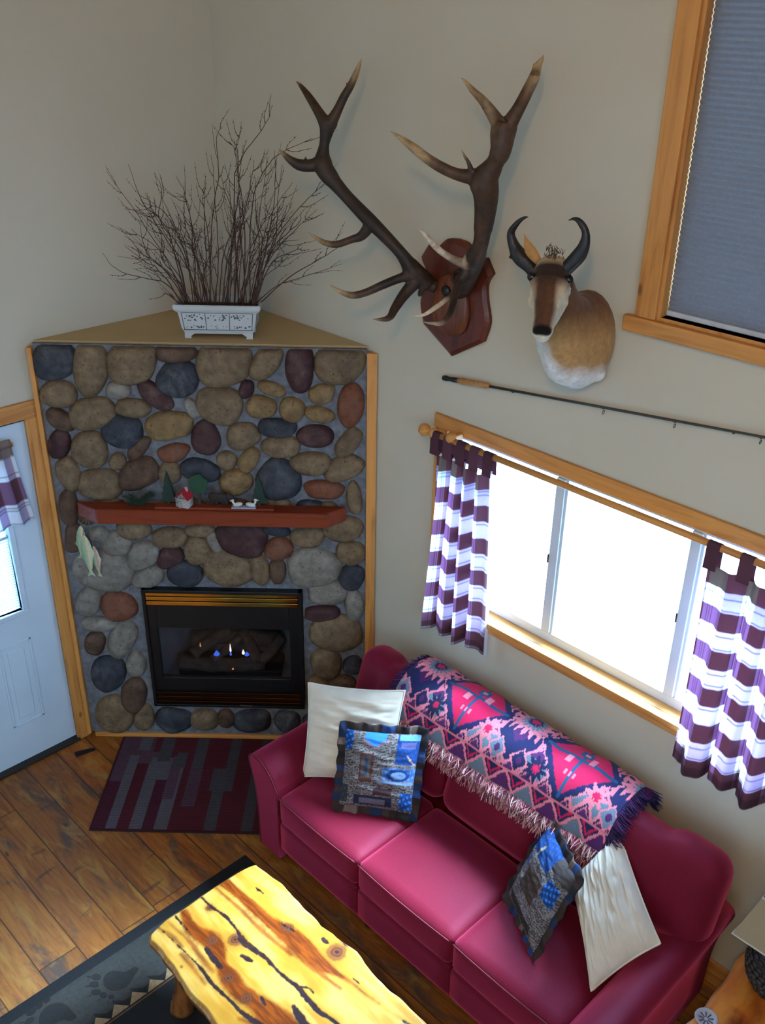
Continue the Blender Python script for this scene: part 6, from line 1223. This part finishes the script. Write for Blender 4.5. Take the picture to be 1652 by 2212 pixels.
# ================================================================== LIGHT AND CAMERA
wd = bpy.data.worlds.new('overcast_sky'); SC.world = wd; wd.use_nodes = True; nt = wd.node_tree; bg = nt.nodes['Background']
tc = nt.nodes.new('ShaderNodeTexCoord'); sx = nt.nodes.new('ShaderNodeSeparateXYZ'); nt.links.new(tc.outputs['Generated'], sx.inputs[0])
def wmath(op, a, b):
    n_ = nt.nodes.new('ShaderNodeMath'); n_.operation = op
    for i, v in enumerate((a, b)):
        if isinstance(v, (int, float)): n_.inputs[i].default_value = v
        else: nt.links.new(v, n_.inputs[i])
    return n_.outputs[0]
def wramp(f, stops):
    r = nt.nodes.new('ShaderNodeValToRGB'); nt.links.new(f, r.inputs[0]); r.color_ramp.elements[0].position, r.color_ramp.elements[0].color = stops[0]; r.color_ramp.elements[1].position, r.color_ramp.elements[1].color = stops[1]
    return r.outputs[0]
# hazy bright sky on the side of the big window, duller elsewhere and over the ground
side = wramp(sx.outputs[1], [(.05, (SKY_LOW, SKY_LOW, SKY_LOW, 1)), (.75, (1, 1, 1, 1))])
elev = wramp(wmath('ADD', wmath('MULTIPLY', sx.outputs[2], .5), .5), [(.46, (.45, .45, .45, 1)), (.56, (1, 1, 1, 1))])
west = wramp(wmath('MULTIPLY', sx.outputs[0], -1), [(.35, (0, 0, 0, 1)), (.85, (SKY_WEST, SKY_WEST, SKY_WEST, 1))])
east = wramp(sx.outputs[0], [(.35, (0, 0, 0, 1)), (.85, (SKY_EAST, SKY_EAST, SKY_EAST, 1))])
bg.inputs[0].default_value = SKY_COL; nt.links.new(wmath('MULTIPLY', wmath('MULTIPLY', wmath('ADD', wmath('ADD', side, west), east), elev), SKY), bg.inputs[1])
def portal(name, loc, rot, sx, sy):
    l = bpy.data.lights.new(name, 'AREA'); l.shape = 'RECTANGLE'; l.size = sx; l.size_y = sy; l.cycles.is_portal = True; o = bpy.data.objects.new(name, l); COL.objects.link(o); o.location = loc; o.rotation_euler = rot; o['kind'] = 'helper'
portal('window_light', ((W1[0] + W1[1]) / 2, T + .02, (W1[2] + W1[3]) / 2), (-PI / 2, 0, 0), W1[1] - W1[0], W1[3] - W1[2])
portal('upper_window_light', ((W2[0] + W2[1]) / 2, T + .02, (W2[2] + W2[3]) / 2), (-PI / 2, 0, 0), W2[1] - W2[0], W2[3] - W2[2])
portal('side_window_light', (-T - .02, (W3[0] + W3[1]) / 2, (W3[2] + W3[3]) / 2), (0, -PI / 2, 0), W3[3] - W3[2], W3[1] - W3[0])
portal('back_fill_portal', ((W4[0] + W4[1]) / 2, YB - T - .02, (W4[2] + W4[3]) / 2), (PI / 2, 0, 0), W4[1] - W4[0], W4[3] - W4[2])  # portal for the added back fill window
portal('right_fill_portal', (XR + T + .02, (W5[0] + W5[1]) / 2, (W5[2] + W5[3]) / 2), (0, PI / 2, 0), W5[3] - W5[2], W5[1] - W5[0])  # portal for the added right-hand fill window
portal('door_light', (-T - .02, (LY[0] + LY[1]) / 2, (LZ[0] + LZ[1]) / 2), (0, -PI / 2, 0), LZ[1] - LZ[0], LY[1] - LY[0])
def lamp(name, loc, power, col, r):
    l = bpy.data.lights.new(name, 'POINT'); l.energy = power; l.color = col; l.shadow_soft_size = r; o = bpy.data.objects.new(name, l); COL.objects.link(o); o.location = loc; o['kind'] = 'helper'
sl = bpy.data.lights.new('hazy_sun', 'SUN'); sl.energy = SUN; sl.color = (.6, .78, 1); sl.angle = math.radians(28); so_ = bpy.data.objects.new('hazy_sun', sl); COL.objects.link(so_); so_.location = (4, 4, 6); so_['kind'] = 'helper'
so_.rotation_euler = Vector((-.2, -.66, -.71)).to_track_quat('-Z', 'Y').to_euler()
lamp('loft_ceiling_lamp', (4.9, -4.3, 5.2), WARM, (1, .62, .30), .15)

cam = bpy.data.cameras.new('camera'); co_ = bpy.data.objects.new('camera', cam); COL.objects.link(co_); SC.camera = co_
cam.sensor_fit = 'HORIZONTAL'; cam.sensor_width = 36; cam.lens = 36 * 2111.7 / 1652; cam.clip_start = .05
fw = Vector((-0.62969241, 0.62267593, -0.46450204)); rt_ = Vector((0.69746586, 0.71646247, 0.01492993)); up_ = Vector((-0.34209479, 0.31457305, 0.88544619))
Mc = Matrix((rt_, up_, -fw)).transposed().to_4x4(); Mc.translation = Vector((4.488, -3.178, 3.94)); co_.matrix_world = Mc
vs_ = SC.view_settings; vs_.view_transform = 'Standard'; vs_.look = 'None'; vs_.gamma = 1; vs_.use_curve_mapping = False; vs_.exposure = EXPO
SC.cycles.use_denoising = True; SC.cycles.max_bounces = 10; SC.cycles.diffuse_bounces = 2; SC.cycles.transparent_max_bounces = 16; SC.cycles.caustics_reflective = False; SC.cycles.caustics_refractive = False; SC.cycles.sample_clamp_indirect = 6
